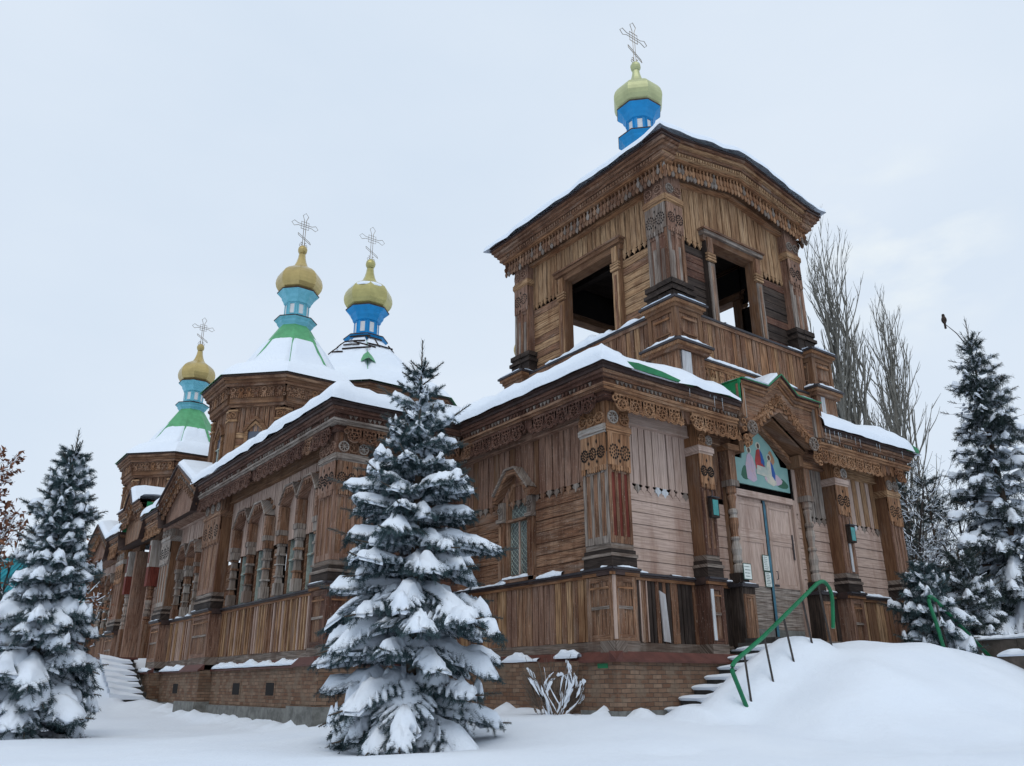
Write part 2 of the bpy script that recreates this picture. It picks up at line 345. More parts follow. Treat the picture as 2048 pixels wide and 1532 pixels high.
def apron(m,u0,u1,d,z0,z1,mat):
    """carved board hanging on a pilaster: dark marks for the shade in pierced holes, toothed lower edge"""
    n=2 if u1-u0<.75 else 3
    for i in range(n*2):
        a=u0+(u1-u0)*i/(n*2); b=u0+(u1-u0)*(i+1)/(n*2); m.box(a+.003,b-.003,d,d+.03+R_(0,.008),z0,z1,mat=mat)
    fringe(m,u0,u1,z0,d+.004,d+.036,n*4,mat,.12)
    for i in range(n):
        cu=u0+(u1-u0)*(i+.5)/n; cz=z0+(z1-z0)*.42; r=min((u1-u0)/n*.40,.15)
        for rr,s,kk in ((r,.022,12),(r*.52,.017,6)):      # two rings of dark discs, painted as the shade in round holes
            for k in range(kk):
                a=2*PI*(k+.5)/kk; x,z=cu+rr*math.cos(a),cz+rr*1.15*math.sin(a)
                m.prism([(x+s*math.cos(q*PI/3),z+s*1.3*math.sin(q*PI/3)) for q in range(6)],d+.03,d+.0445,mat='dark',tone=.5)
        m.prism([(cu+.016*math.cos(q*PI/3),cz+.02*math.sin(q*PI/3)) for q in range(6)],d+.03,d+.0445,mat='dark',tone=.5)
    for i in range(n-1):
        cu=u0+(u1-u0)*(i+1)/n
        for zz in (z0+(z1-z0)*.78,z0+(z1-z0)*.15): m.prism([(cu,zz-.05),(cu+.025,zz),(cu,zz+.05),(cu-.025,zz)],d+.03,d+.0445,mat='dark',tone=.5)
def pilaster(fr,u0,u1,dback,name='pilaster',style='panel',z_lo=ZS,ped=True,shaftm='brown',frontm=None,capm='grey',dz=0.,snow=.05,left_ret=True,loose=False,seed=0,apr='orange'):
    """projecting corner pilaster between wall plane dback (negative) and d=0"""
    m=MB(fr); w=u1-u0
    if ped:   # pedestal under the ledge
        m.box(u0-.03,u1+.03,dback,-.0,z_lo-.22,z_lo,g='u',mat='grey',tone=.1)
        m.box(u0,u1,dback,-.045,z_lo+.001,ZL-.16,mat=shaftm,tone=.35)
        frame_panel(m,u0,u1,-.045,z_lo+.002,ZL-.165,.12,shaftm,'brown',.05)
        m.box(u0+.12,u1-.12,.006,.03,ZL-.42,ZL-.38,g='u',mat='orange')
        m.box(u0+.13,u1-.13,-.04,.0,z_lo+.62,z_lo+.68,g='u',mat='grey')
        ledge(m,u0-.07,u1+.07,-.0,ZL,.11,snow,fr,.35,seed)
        m.box(u0-.068,u1+.068,dback,-.021,ZL-.155,ZL-.001,g='u',mat='trim')
    # base block
    z=ZL
    for (e,za,zb,mt) in ((.03,z,z+.22,'black'),(.055,z+.222,z+.29,'grey'),(.02,z+.292,z+.38,'black'),(-.01,z+.382,z+.50,'grey')):
        m.box(u0-e,u1+e,dback,.0+e,za,zb,g='u',mat=mt,tone=R_(.1,.5))
    zb=z+.5
    m.box(u0+.02,u1-.02,dback,-.03,zb+.001,ZE-.6,mat='smooth',tone=.4)
    # shaft with battens and narrow recessed panels
    za=ZL+2.16; fm=frontm or shaftm
    k=3 if w>.55 else 2; bw=.075
    for i in range(k+1):
        c=u0+.02+(w-.04-bw)*i/k; mt=fm if not loose else rnd.choice(['white',fm,fm])
        m.box(c,c+bw,-.03,.005+R_(0,.008),zb+.002,za+.3,mat=mt)
    for i in range(k):
        a=u0+.02+(w-.04-bw)*i/k+bw+.002; b=u0+.02+(w-.04-bw)*(i+1)/k-.002
        m.box(a,b,-.028,-.012,zb+.16,za-.15,mat='red' if loose else 'brown'); m.box(a,b,-.028,-.001,zb+.003,zb+.155,g='z',mat=fm); m.box(a,b,-.028,-.002,za-.145,za+.2,mat=fm)
    # apron, capital, rosettes
    apron(m,u0+.005,u1-.005,.012,za,za+.72,apr)
    zc=za+.72
    for (e,a,b) in ((.01,0,.05),(.035,.052,.17),(.015,.172,.2)): m.box(u0-e,u1+e,dback,.04+e,zc+a,zc+b,g='u',mat=capm,tone=.7)
    m.box(u0,u1,dback,.035,zc+.202,ZE-.55,g='z',mat=apr,tone=.2)
    nn=2 if w<.75 else 3
    for i in range(nn): wheel(m,u0+w*(i+.5)/nn,zc+.36,min(.135,w/nn*.46),.036,.075,'peel' if rnd.random()<.4 else apr,8)
    return m.build(name,CH)
# ---- carved cornice: mouldings, saw teeth and hanging wheel-and-fan lace
def cornice(m,u0,u1,d0,zs=0.,cut=.42,mats=('brown','orange','orange'),lace=True,ext0=0,ext1=0,proj=.5,wh=True):
    """d0 = wall face. Eave at d0+proj. zs = shift of all heights"""
    Z=ZE+zs; A,B,C=mats; a0,a1=u0,u1
    def run(da,db,za,zb,mt,tn=None):
        n=max(1,int((u1-u0+ext0+ext1)/3.1)); U0,U1=u0-ext0*(db-d0),u1+ext1*(db-d0)
        cuts=[U0+(U1-U0)*i/n for i in range(n+1)]
        for i in range(1,n): cuts[i]+=R_(-.5,.5)
        for i in range(n): m.box(cuts[i],cuts[i+1]-.004,da,db+R_(0,.006),za,zb,g='u',mat=mt,tone=tn)
    run(d0,d0+proj+.05,Z-.015,Z+.03,'trim'); run(d0,d0+proj,Z-.09,Z-.017,'trim'); run(d0,d0+proj-.05,Z-.17,Z-.092,A); run(d0,d0+proj-.09,Z-.25,Z-.172,A,.2)
    run(d0,d0+proj-.17,Z-.37,Z-.252,A,.1)
    n=int((u1-u0)/.13)       # saw teeth
    for i in range(n):
        c=u0+(u1-u0)*(i+.5)/n
        if nz(c*1.3,zs+2.2,d0)<-.32: continue
        m.prism([(c-.055,Z-.255),(c+.055,Z-.255),(c,Z-.355)],d0+proj-.165,d0+proj-.135,mat='grey' if rnd.random()<.6 else A)
    run(d0,d0+proj-.11,Z-.43,Z-.372,B,.8); run(d0,d0+proj-.15,Z-.50,Z-.432,B)
    if not lace: return
    dl=d0+proj-.20
    run(d0,dl-.06,Z-.64,Z-.502,'dkbrown',.0)  # backing given a darker colour to deepen the shade behind the lace
    th=.04; zt=Z-.50
    # rear layer: plain scalloped board, half a pitch out of step
    n=max(1,int(round((u1-u0)/(cut*.5)))); P=(u1-u0)/n
    for i in range(n):
        c=u0+P*(i+.5); l=.30*R_(.9,1.08)
        if nz(c*.9,zs+4,3.3)<-.5: continue
        m.prism([(c-P*.46,zt),(c-P*.46,zt-l*.6),(c-P*.3,zt-l*.75),(c-P*.16,zt-l),(c+P*.16,zt-l),(c+P*.3,zt-l*.75),(c+P*.46,zt-l*.6),(c+P*.46,zt)],dl-.055,dl-.03,mat=A if rnd.random()<.7 else C,tone=R_(0,.5))
    n=max(1,int(round((u1-u0)/cut))); P=(u1-u0)/n
    for i in range(n):
        c=u0+P*(i+.5); mt=C if rnd.random()<.93 else 'brown'; t=rnd.random()
        if nz(c*.8,zs,7.7)<-.42: continue
        m.box(c-P/2+.002,c+P/2-.002,dl,dl+.022,zt-.07,zt,g='u',mat=mt,tone=t)
        r=P*.285; k1=1.12
        if wh: wheel(m,c,zt-.235*k1,r,dl+.004,dl+th,mt,6,t,12)
        else: m.ring(c,zt-.22,r,.045,dl+.004,dl+th,n=10,mat=mt,tone=t)
        m.ring(c,zt-.215*k1,r*1.42,.032,dl,dl+th-.01,n=9,a0=PI*1.06,a1=PI*1.94,mat=mt,tone=t)
        for sx in(-1,1):   # scrolls springing from the band
            m.ring(c+sx*P*.26,zt-.105,.052,.026,dl+.002,dl+th-.008,n=8,mat=mt,tone=t)
            m.prism([(c+sx*P*.10,zt-.06),(c+sx*P*.10,zt-.11),(c+sx*P*.14,zt-.085)],dl,dl+th-.012,mat=mt,tone=t)
        e=c+P/2  # fan between the wheels
        for k,(du,dz) in enumerate(((-.10,-.30),(-.045,-.40),(.045,-.40),(.10,-.30),(0,-.43))):
            m.strip([(e,zt-.08),(e+du*.40,zt+dz*.62),(e+du,zt+dz)],.034,dl+.008,dl+th-.004,mat=mt,tone=t)
        for du,dz in ((-.07,-.40),(.07,-.40)): m.ring(e+du*.75,zt+dz+.05,.036,.026,dl+.010,dl+th,n=6,mat=mt,tone=t)
        m.ring(c-P*.5,zt-.15,.062,.026,dl+.004,dl+th-.006,n=8,mat=mt,tone=t)
def drops(m,u0,u1,d0,zt,pitch,mt,ln=.3):
    n=max(1,int(round((u1-u0)/pitch)))
    for row,(dz,dd) in enumerate(((0,.0),(-.15,-.03))):
        for i in range(n+row):
            c=u0+(u1-u0)*(i+.5-row*.5)/n; w=pitch*.46; l=ln*R_(.92,1.05); z=zt+dz
            if c<u0 or c>u1: continue
            t=rnd.random()
            m.prism([(c-w*.35,z),(c-w*.45,z-l*.25),(c-w*.2,z-l*.35),(c-w,z-l*.62),(c-w*.7,z-l*.86),(c,z-l),(c+w*.7,z-l*.86),(c+w,z-l*.62),(c+w*.2,z-l*.35),(c+w*.45,z-l*.25),(c+w*.35,z)],d0+dd,d0+dd+.028,mat=mt if rnd.random()<.75 else 'grey',tone=t)
            m.box(c-w*.3,c+w*.3,d0+dd-.006,d0+dd+.04,z-.05,z,mat='orange',tone=t)
# ------------------------------------------------ plinth
def brickbox(m,u0,u1,d0,d1,z0,z1): m.box(u0,u1,d0,d1,z0,z1,g='b',tone=.5,mat='brick')
def flash(m,u0,u1,d,z0=1.93,z1=2.12,out=.2):
    m.face([(u0,d+out,z0+.02),(u1,d+out,z0+.02),(u1,d,z1),(u0,d,z1)],'u',.5,'rust',0)
    m.face([(u0,d+out,z0-.02),(u1,d+out,z0-.02),(u1,d+out,z0+.02),(u0,d+out,z0+.02)],'u',.5,'rust',0)
    m.face([(u0,d,z0),(u0,d+out,z0-.02),(u0,d+out,z0+.02),(u0,d,z1)],'u',.5,'rust',0); m.face([(u1,d,z0),(u1,d+out,z0-.02),(u1,d+out,z0+.02),(u1,d,z1)],'u',.5,'rust',0)
m=MB(FF); brickbox(m,-.12,12.,-6,.12,-.5,1.95); m.box(-.2,1.6,-.2,.18,.2,1.02,g='u',mat='concrete')
flash(m,-.2,4.6,.0,out=.2); flash(m,7.2,12.,0,out=.2); m.build('plinth',CH)
m=MB(SFp); brickbox(m,-.12,.9,-.3,.12,-.5,1.95); brickbox(m,.9,5.4,-.3,.02,-.5,1.95); m.box(.9,5.45,-.2,.1,-.2,1.2,g='u',mat='concrete'); m.box(-.2,.9,-.2,.18,-.2,1.02,g='u',mat='concrete')
flash(m,-.2,.9,0,out=.2); flash(m,.9,5.45,-.1,out=.2); m.build('plinth',CH)
m=MB(NF); brickbox(m,-.1,3.8,-.3,.1,-.5,1.95); flash(m,-.2,3.9,-.05,out=.2); m.build('plinth',CH)
m=MB(NSp); 
for a,b,dd in ((5.5,6.9,.12),(6.9,14.1,-.25),(14.1,16.1,.12),(16.1,19.9,-.25),(19.9,21.9,.12)):
    brickbox(m,a,b,-1.2,dd,-.8,1.95)
    m.box(a+(0 if dd<0 else -.06),b+(0 if dd<0 else .06),-.9,dd+.08,-.6,.98 if dd<0 else 1.06,g='u',mat='concrete')
    flash(m,a,b,dd-.12,out=.19)
for u in (7.0,9.2,11.76,17.77):   # small vent openings
    if u>7.1: m.box(u-.35,u+.35,-.5,-.235,1.22,1.62,mat='brick',g='b',tone=.5); m.box(u-.28,u+.28,-.4,-.230,1.27,1.57,mat='dark')
brickbox(m,21.9,36,-1.2,-.1,-.8,1.95); m.build('plinth',CH)
snowstrip(NS,6.95,14.0,-.36,-.16,1.98,.17,3); snowstrip(NS,16.15,19.9,-.34,-.14,1.98,.19,5); snowstrip(NS,19.9,21.8,.0,.2,1.98,.19,6); snowstrip(SF,2.3,5.4,-.08,.11,1.98,.2,8); snowstrip(SF,.95,1.9,.0,.12,2.02,.2,9)
# ------------------------------------------------ generic bay
def bay(fr,u0,u1,d,lower='brown',upper='pink',top='pink',lp=.2,tp=.22,tip='spear',zmid=5.62,snow=.06,broken=.3,seed=0,openings=(),name='wall',frm='brown',sp=.25,tipmats=None,bat=None):
    m=MB(fr)
    m.box(u0,u1,d-.04,d+.03,ZS-.2,ZS,g='u',mat='grey',tone=.1)
    planks(m,u0,u1,d,ZS,ZL-.15,lp,lower,batten=bat)
    ledge(m,u0,u1,d,ZL,.13,snow,fr,broken,seed)
    segs=[(u0,u1)]
    for (a,b) in openings:
        t=segs.pop(); segs+=[(t[0],a),(b,t[1])]
    for a,b in segs: siding(m,a,b,d,ZL,zmid,sp,upper)
    planks(m,u0,u1,d+.012,zmid+.12,ZF,tp,top,tip,tipmats=tipmats)
    m.box(u0,u1,d-.05,d+.16,ZF,ZF+.30,g='u',mat=frm); m.box(u0,u1,d,d+.19,ZF-.03,ZF-.001,g='u',mat=frm,tone=.8)
    m.build(name,CH)
# front bays (wall recessed .42)
W=-.42
bay(FF,.66,2.945,W,lower=['brown','brown','black'],lp=.12,tip='star',tipmats=['pink','pink','grey','white'],seed=1,broken=.2,frm='pink')
bay(FF,9.09,11.15,W,lower=['brown','tan','smooth'],lp=.2,top=['pink','tan'],tip='star',tipmats=['pink','white','grey'],seed=2,broken=.0,frm='tan',snow=.09)
# narrow bays between pilasters and portal
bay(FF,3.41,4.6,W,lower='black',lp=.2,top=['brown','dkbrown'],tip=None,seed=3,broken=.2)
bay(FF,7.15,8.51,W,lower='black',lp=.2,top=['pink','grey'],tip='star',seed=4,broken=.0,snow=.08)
# porch side
bay(SF,.79,6.02,-.13,lower=['brown','rose','rose','tan'],upper='brown',top=['rose','rose','smooth'],lp=.2,tp=.24,seed=5,openings=((2.62,4.1),),frm='rose',broken=.25,snow=.12,tipmats=['brown','grey'])
# nave front (beside the spruce) and nave side
bay(NF,.79,3.85,-.4,upper='dkbrown',top='dkbrown',tp=.2,seed=6,broken=.2)
bay(NS,6.49,14.21,-.4,lower=['brown','rose','smooth','brown'],bat=.05,upper='brown',top='pink',lp=.19,tp=.13,tip=None,zmid=5.1,seed=7,openings=((6.7,9.55),(10.2,13.35)),frm='smooth',snow=.0)
bay(NS,15.89,20.01,-.4,lower=['pink','rose','grey'],bat=.05,upper='brown',top='pink',lp=.19,tp=.13,tip=None,zmid=5.4,seed=8,openings=((16.7,19.4),),frm='pink',snow=.1,broken=.4)
bay(NS,21.1,23.1,-.4,lower='rose',upper='pink',top='rose',lp=.2,tp=.25,tip=None,seed=9,frm='brown',snow=.1)
bay(NS,26.1,29.2,-.4,lower='black',upper='pink',top='pink',lp=.2,tp=.25,tip=None,seed=10,frm='brown',snow=.1)
bay(NS,29.2,35.4,-.4,lower='brown',upper='pink',top='pink',lp=.2,tp=.25,tip=None,seed=11,openings=((29.9,32.9),),frm='brown',snow=.1)
# plain far walls so the building is closed
m=MB(FF); m.box(11.75,11.85,-5.6,-.45,1.9,8,mat='brown'); m.box(-3.2,16,-36,-35.8,1.9,8,mat='brown'); m.box(15.5,15.7,-35.9,-5.6,-.5,8,mat='brown'); m.box(11.8,15.6,-5.8,-5.65,-.5,8,mat='brown'); m.box(.3,11.7,-.9,-.8,2,7.9,mat='dark'); m.build('rear_wall',CH)
# pilasters
pilaster(FF,0,.66,W,snow=.04,loose=True,capm='orange',seed=1)
pilaster(SFp,.0,.8,-.3,loose=False,frontm='grey',capm='peel',seed=2)
pilaster(FF,2.94-.0,3.42,W,seed=3,capm='pink',shaftm='dkbrown')
pilaster(FF,8.5,9.1,W,seed=4,capm='pink',shaftm='rose')
pilaster(FF,11.14,11.8,W,seed=5,shaftm='rose',capm='tan')
pilaster(NF,0,.8,-.3,seed=6,frontm='rose',capm='grey',shaftm='dkbrown',apr='brown')
pilaster(NSp,5.6,6.5,-.38,seed=7,frontm='rose',capm='grey',shaftm='dkbrown',apr='rose')
pilaster(NS,14.2,15.9,-.4,seed=8,shaftm='rose',capm='brown',apr='brown')
pilaster(NS,20.0,21.2,-.4,seed=9,shaftm='rose',frontm='peel',capm='peel',apr='peel')
pilaster(NS,27.6,29.0,-.4,seed=10,shaftm='rose',capm='peel')
pilaster(NS,34.2,35.6,-.4,seed=11,shaftm='brown')
# loose pale boards and white streaks on the front pedestal strip
m=MB(FF); m.prism([(1.78,2.36),(1.98,2.34),(1.90,3.35),(1.72,3.42)],-.385,-.36,mat='white',tone=.9); m.build('loose_board',CH)
m=MB(FF); m.box(2.96,3.05,.012,.03,2.4,3.5,mat='white',tone=.8); m.build('loose_board',CH)
for u in (.9,1.12,1.32):
    m=MB(FF); m.box(u,u+.03,-.388,-.365,2.34,3.6,mat='pink',tone=.9); m.build('batten',CH)
m=MB(SF); m.box(.12,.42,.125,.129,1.80,1.89,mat='green'); m.build('paint_mark',CH)
m=MB(FF); m.box(-.012,.05,-.01,.03,2.35,3.6,mat='pink',tone=.8); m.build('corner_batten',CH)
m=MB(FF); m.box(8.78,8.86,.010,.035,4.3,5.05,mat='white',tone=.9); m.build('loose_board',CH)
# plain returns behind recessed corners
m=MB(FF); m.box(.3,.62,-5.5,-.5,2,8,mat='brown',skip='f'); m.build('inner_wall',CH)
# ------------------------------------------------ portal: columns, door, painting, pediment
def turned(m,cu,cd,z0,z1,r=.13,mt=None,n=10):
    h=z1-z0; P=[(.95,0),(.95,.09),(.6,.11),(.95,.14),(.8,.2),(1.05,.27),(.85,.33),(.62,.37),(.95,.39),(.95,.41),(.62,.43),(.72,.5),(1.0,.56),(.9,.63),(.65,.67),(.95,.69),(.95,.72),(.62,.74),(.7,.82),(.95,.88),(.6,.91),(.98,.93),(.98,1.)]
    mats=[mt or rnd.choice(['peel','grey','brown','peel'])]
    ml=[]
    for k in range(len(P)-1):
        if k in(4,9,13,17): mats.append(mt or rnd.choice(['peel','peel','grey','brown']))
        ml.append(mats[-1])
    m.lathe(cu,cd,[(r*a,z0+h*b) for a,b in P],n,0,mats=ml)
def sqcol(m,cu,cd,z0,z1,r,mts=('peel','grey','brown')):
    """square-section baluster column in stacked blocks"""
    h=z1-z0; cuts=[0,.2,.30,.33,.5,.52,.66,.70,.82,.86,1]; ws=[1,.72,.95,.7,.98,.74,1.,.75,.86,1.08]
    for k in range(10):
        w0=r*ws[k]; a,b=z0+h*cuts[k],z0+h*cuts[k+1]; w1=w0*(R_(.8,.95) if k in(1,3,5,7) else 1)
        t=rnd.random(); mt=rnd.choice(mts); off=R_(0,9)
        q0=[(cu-w0,cd-w0),(cu+w0,cd-w0),(cu+w0,cd+w0),(cu-w0,cd+w0)]; q1=[(cu-w1,cd-w1),(cu+w1,cd-w1),(cu+w1,cd+w1),(cu-w1,cd+w1)]
        for i in range(4):
            j=(i+1)%4; m.face([(*q0[i],a),(*q0[j],a),(*q1[j],b-.004),(*q1[i],b-.004)],'z',t,mt,off)
        m.face([(*p,b-.004) for p in q1],'z',t,mt,off); m.face([(*p,a) for p in q0],'z',t,mt,off)
for cu in (4.32,7.42):
    m=MB(FF)
    m.box(cu-.24,cu+.24,W,.0,2.3,ZL-.12,mat='black'); frame_panel(m,cu-.2,cu+.2,.0,2.32,ZL-.3,.08,'brown','brown',.03); m.box(cu-.3,cu+.3,W,.08,ZL-.14,ZL-.06,g='u',mat='metal')
    m.box(cu-.17,cu+.17,W+.05,-.08,ZL-.058,ZL+.2,mat='black')
    m.box(cu-.12,cu+.12,W+.02,W+.1,ZL+.2,6.2,mat='smooth')
    turned(m,cu,-.22,ZL+.2,6.05,.125,None if cu<6 else None)
    m.box(cu-.15,cu+.15,W,-.06,6.052,6.2,mat='grey'); m.box(cu-.12,cu+.12,W,-.09,6.202,6.95,mat='brown'); m.box(cu-.19,cu+.19,W,-.03,6.952,7.09,g='u',mat='orange')
    m.build('portal_column',CH); snowstrip(FF,cu-.3,cu+.3,-.1,.08,ZL-.06,.09,int(cu))
# door: frame + two leaves
dr=MB(FF); d0,d1=4.72,7.02; zt=5.95; zb=2.5
dr.box(d0-.12,d0,W-.1,W+.05,zb,zt+.14,mat='pink'); dr.box(d1,d1+.12,W-.1,W+.05,zb,zt+.14,mat='pink'); dr.box(d0,d1,W-.1,W+.06,zt,zt+.16,g='u',mat='pink',tone=.9); dr.box(d0-.12,d1+.12,W-.1,W+.2,2.3,zb-.02,g='u',mat='black')
dr.box(d0,d1,W-.2,W-.1,zb,zt,mat='dark')
door=dr.build('door',CH)
def leaf(a,b):
    m=MB(FF); d=W-.08
    m.box(a,b,d,d+.035,zb,zt-.01,mat='pink',tone=.6)
    m.box(a+.01,b-.01,d+.03,d+.045,zb+.01,zb+.24,g='u',mat='concrete'); 
    z=zb+.25
    while z<3.62: m.box(a+.01,b-.01,d+.03,d+.047+R_(0,.004),z,z+.20,g='u',mat='grey',tone=R_(.7,1)); z+=.205
    for za,zc in ((3.75,4.92),(5.05,5.85)):
        frame_panel(m,a+.02,b-.02,d+.035,za,zc,.1,'pink','pink',.035)
    m.box(a+.02,b-.02,d+.03,d+.075,4.922,5.048,g='u',mat='pink')
    m.box(a+.12,b-.12,d+.035,d+.05,3.86,4.83,mat='pink',tone=.75); m.box(a+.12,b-.12,d+.035,d+.051,5.15,5.75,mat='pink',tone=.95)
    return m.build('door_leaf',door)
leaf(4.73,5.80); leaf(5.93,7.01)
m=MB(FF); m.box(5.805,5.925,W-.09,W-.02,zb,zt-.012,mat='strip',tone=.5); m.box(5.79,5.803,W-.09,W+.0,zb,zt-.02,mat='dark'); m.build('cover_strip',door)
m=MB(FF); m.tube([(6.02,W+.02,4.15),(6.02,W+.06,4.15),(6.02,W+.06,3.95),(6.02,W+.02,3.95)],.012,5,mat='metal'); m.build('handle',door)
m=MB(FF); m.box(5.95,6.10,W-.005,W+.02,3.78,3.83,g='u',mat='metal'); m.build('bolt',door)
m=MB(FF); m.box(6.86,6.9,W-.0,W+.02,4.5,5.15,mat='metal'); m.build('bolt',door)
# painted panel over the door: a plain generic stand-in, soft robed shapes on a teal ground
MT['ptg']=flat("painting_ground",(.16,.31,.29),.55,.0,.3,1.5,col2=(.22,.36,.33)); MT['ptd']=flat("painting_green",(.04,.13,.08),.6,0,.3,3); MT['ptp']=flat("painting_pink",(.50,.36,.38),.6,0,.3,4,col2=(.42,.34,.44))
MT['ptdk']=flat('painting_umber',(.10,.06,.045),.6,0,.3,5); MT['ptr']=flat("painting_red",(.42,.05,.05),.6,0,.3,4); MT['ptb']=flat("painting_blue",(.03,.10,.33),.6,0,.4,4); MT['ptw']=flat("painting_cream",(.55,.50,.40),.6,0,.2,4,col2=(.36,.40,.36)); MT['pto']=flat("painting_ochre",(.42,.22,.12),.6,0,.3,4)
m=MB(FF); d=W+.02
oc=5.9
m.prism([(4.78,6.28),(7.02,6.28),(7.02,6.95),(6.72,6.95),(6.66,7.15),(5.9,7.95),(5.14,7.15),(5.1,6.95),(4.78,6.95)],d-.05,d,mat='ptg',tone=.5)
def blob(cx,z0,z1,w,mt,dd,lean=0.,top=.35):
    n=12; P=[]
    for i in range(n):
        a=2*PI*i/n; z=(z0+z1)/2+(z1-z0)/2*math.sin(a); k=(z-z0)/(z1-z0); P.append((cx+lean*k+w*(1-(1-top)*k)*math.cos(a)*(1+.12*nz(i,cx*5,z0)),z))
    m.prism(P,d-.01,d+dd,mat=mt,tone=.5)
blob(5.2,6.40,6.78,.24,'ptd',.004); blob(6.72,6.36,6.62,.34,'ptd',.0045); blob(6.33,6.95,7.34,.20,'pto',.004); blob(6.35,6.40,6.72,.40,'ptp',.005,0,.8)
for (cx,zh,k1,k2,ln) in ((5.45,7.22,'ptp','ptp',.04),(5.86,7.40,'ptr','ptb',-.02),(6.27,7.14,'ptw','ptb',-.05)):
    z0=6.40 if cx!=5.86 else 6.72
    m.prism([(cx-.19,z0+.04),(cx-.21,zh-.42),(cx-.12,zh-.14),(cx-.02,zh-.08),(cx+.08,zh-.16),(cx+.15,zh-.40),(cx+.20,z0+.05),(cx+.05,z0-.03)],d-.01,d+.007,mat=k1,tone=.5)
    m.prism([(cx+.02,zh-.10),(cx+.10,zh-.18),(cx+.18,zh-.42),(cx+.15,z0+.12),(cx+.06,z0+.22),(cx+.03,zh-.5)],d-.01,d+.010,mat=k2,tone=.5)
    m.prism([(cx-.03+.10*math.cos(a*PI/5),zh+.10*math.sin(a*PI/5)) for a in range(10)],d-.01,d+.006,mat='ptw',tone=.5)
    m.prism([(cx-.03+.05*math.cos(a*PI/4),zh-.01+.07*math.sin(a*PI/4)) for a in range(8)],d-.01,d+.012,mat='ptdk',tone=.5)
m.prism([(5.66,6.62),(6.10,6.58),(6.06,6.84),(5.70,6.86)],d-.01,d+.013,mat='ptw',tone=.5)
m.build('painting',CH)
# pediment block over the portal (raised eave with a small gable) ------------------
PC=5.87; PH=1.66
m=MB(FF)
def gz(u):  # underside line of gable lace
    return max(0,1-abs(u-PC)/1.35)
m.prism([(PC-PH,ZE-.55),(PC-PH,8.66),(PC-.62,8.66),(PC,9.1),(PC+.62,8.66),(PC+PH,8.66),(PC+PH,ZE-.55),(PC+1.35,ZE-.62),(PC,8.14),(PC-1.35,ZE-.62)],.10,.36,g='u',mat='brown',tone=.5)
for (p0,p1) in (((PC-PH,8.66),(PC-.62,8.66)),((PC-.62,8.66),(PC,9.12)),((PC,9.12),(PC+.62,8.66)),((PC+.62,8.66),(PC+PH,8.66))):
    for w,dz,da,db,mt in ((.05,.0,.1,.56,'trim'),(.07,-.065,.1,.5,'orange'),(.07,-.14,.1,.45,'brown'),(.06,-.21,.1,.40,'orange')):
        m.strip([(p0[0],p0[1]+dz),(p1[0],p1[1]+dz)],w,da,db,mat=mt)
for sx in(-1,1):   # side drops
    for k in range(3): m.box(PC+sx*PH-.03+sx*(-.09*k)-.02,PC+sx*PH+.03+sx*(-.09*k)+.01,.36,.5-.04*k,ZE-.3,8.55-.03*k,mat=['brown','orange','grey'][k])
# gable soffit between the lace and the wall
for sx in(-1,1):
    q=[(PC+sx*1.3,ZE-.72),(PC,8.02)]
    m.strip([q[0],q[1]],.06,W,.1,mat='smooth'); m.strip([(PC+sx*1.28,ZE-.86),(PC,7.93)],.12,W+.03,W+.12,mat='orange'); m.strip([(PC+sx*1.22,ZE-.97),(PC,7.83)],.06,W+.0,W+.17,mat='brown')
    m.box(min(PC+sx*1.15,PC+sx*1.32),max(PC+sx*1.15,PC+sx*1.32),W,.0,6.95,ZE-.75,mat='smooth')
    m.box(min(PC+sx*1.2,PC+sx*1.75),max(PC+sx*1.2,PC+sx*1.75),W,-.02,6.96,7.1,g='u',mat='orange')
m.build('portal_gable',CH)
m=MB(FF)   # lace following the gable
NL=9
for sx in(-1,1):
    for i in range(NL):
        t=(i+.5)/NL; u=PC+sx*1.42*(1-t); z=ZE-.62+ (1.14)*t
        tt=rnd.random()
        wheel(m,u,z,.085 if i%2 else .065,.37,.405,'orange',6,tt,10)
        for du in(-.05,.0,.05): m.strip([(u+du*.3,z-.05),(u+du,z-.20-abs(.03-abs(du)))],.026,.372,.40,mat='orange',tone=tt)
        m.ring(u,z+.10,.045,.02,.372,.395,n=7,mat='orange',tone=tt)
    m.strip([(PC+sx*1.5,ZE-.50),(PC,8.36)],.07,.36,.40,mat='orange')
    wheel(m,PC+sx*1.28,ZE-.52,.17,.40,.44,'grey',8); wheel(m,PC+sx*1.42,ZE-.86,.13,.34,.38,'orange',8)
    for i in range(5): m.ring(PC+sx*(1.60-.02*i),ZE-.2-.2*i,.06,.03,.37,.41,n=8,mat='orange')
m.build('gable_lace',CH)
# green sheet side of the raised pediment + its little roof
m=MB(FF)
m.box(PC-PH-.03,PC-PH-.004,-1.6,.5,ZE+.02,8.64,mat='green',g='d'); m.box(PC+PH+.004,PC+PH+.03,-.75,.5,ZE+.02,8.64,mat='green',g='d'); m.box(PC-PH-.06,PC-PH-.031,.44,.5,ZE+.0,8.66,mat='green')
m.prism([(PC-PH-.03,8.665),(PC-PH-.03,8.69),(PC-.64,8.69),(PC,9.15),(PC+.64,8.69),(PC+PH+.03,8.69),(PC+PH+.03,8.665),(PC+.62,8.665),(PC,9.12),(PC-.62,8.665)],-.8,.57,mat='green')
m.build('pediment_roof',CH)
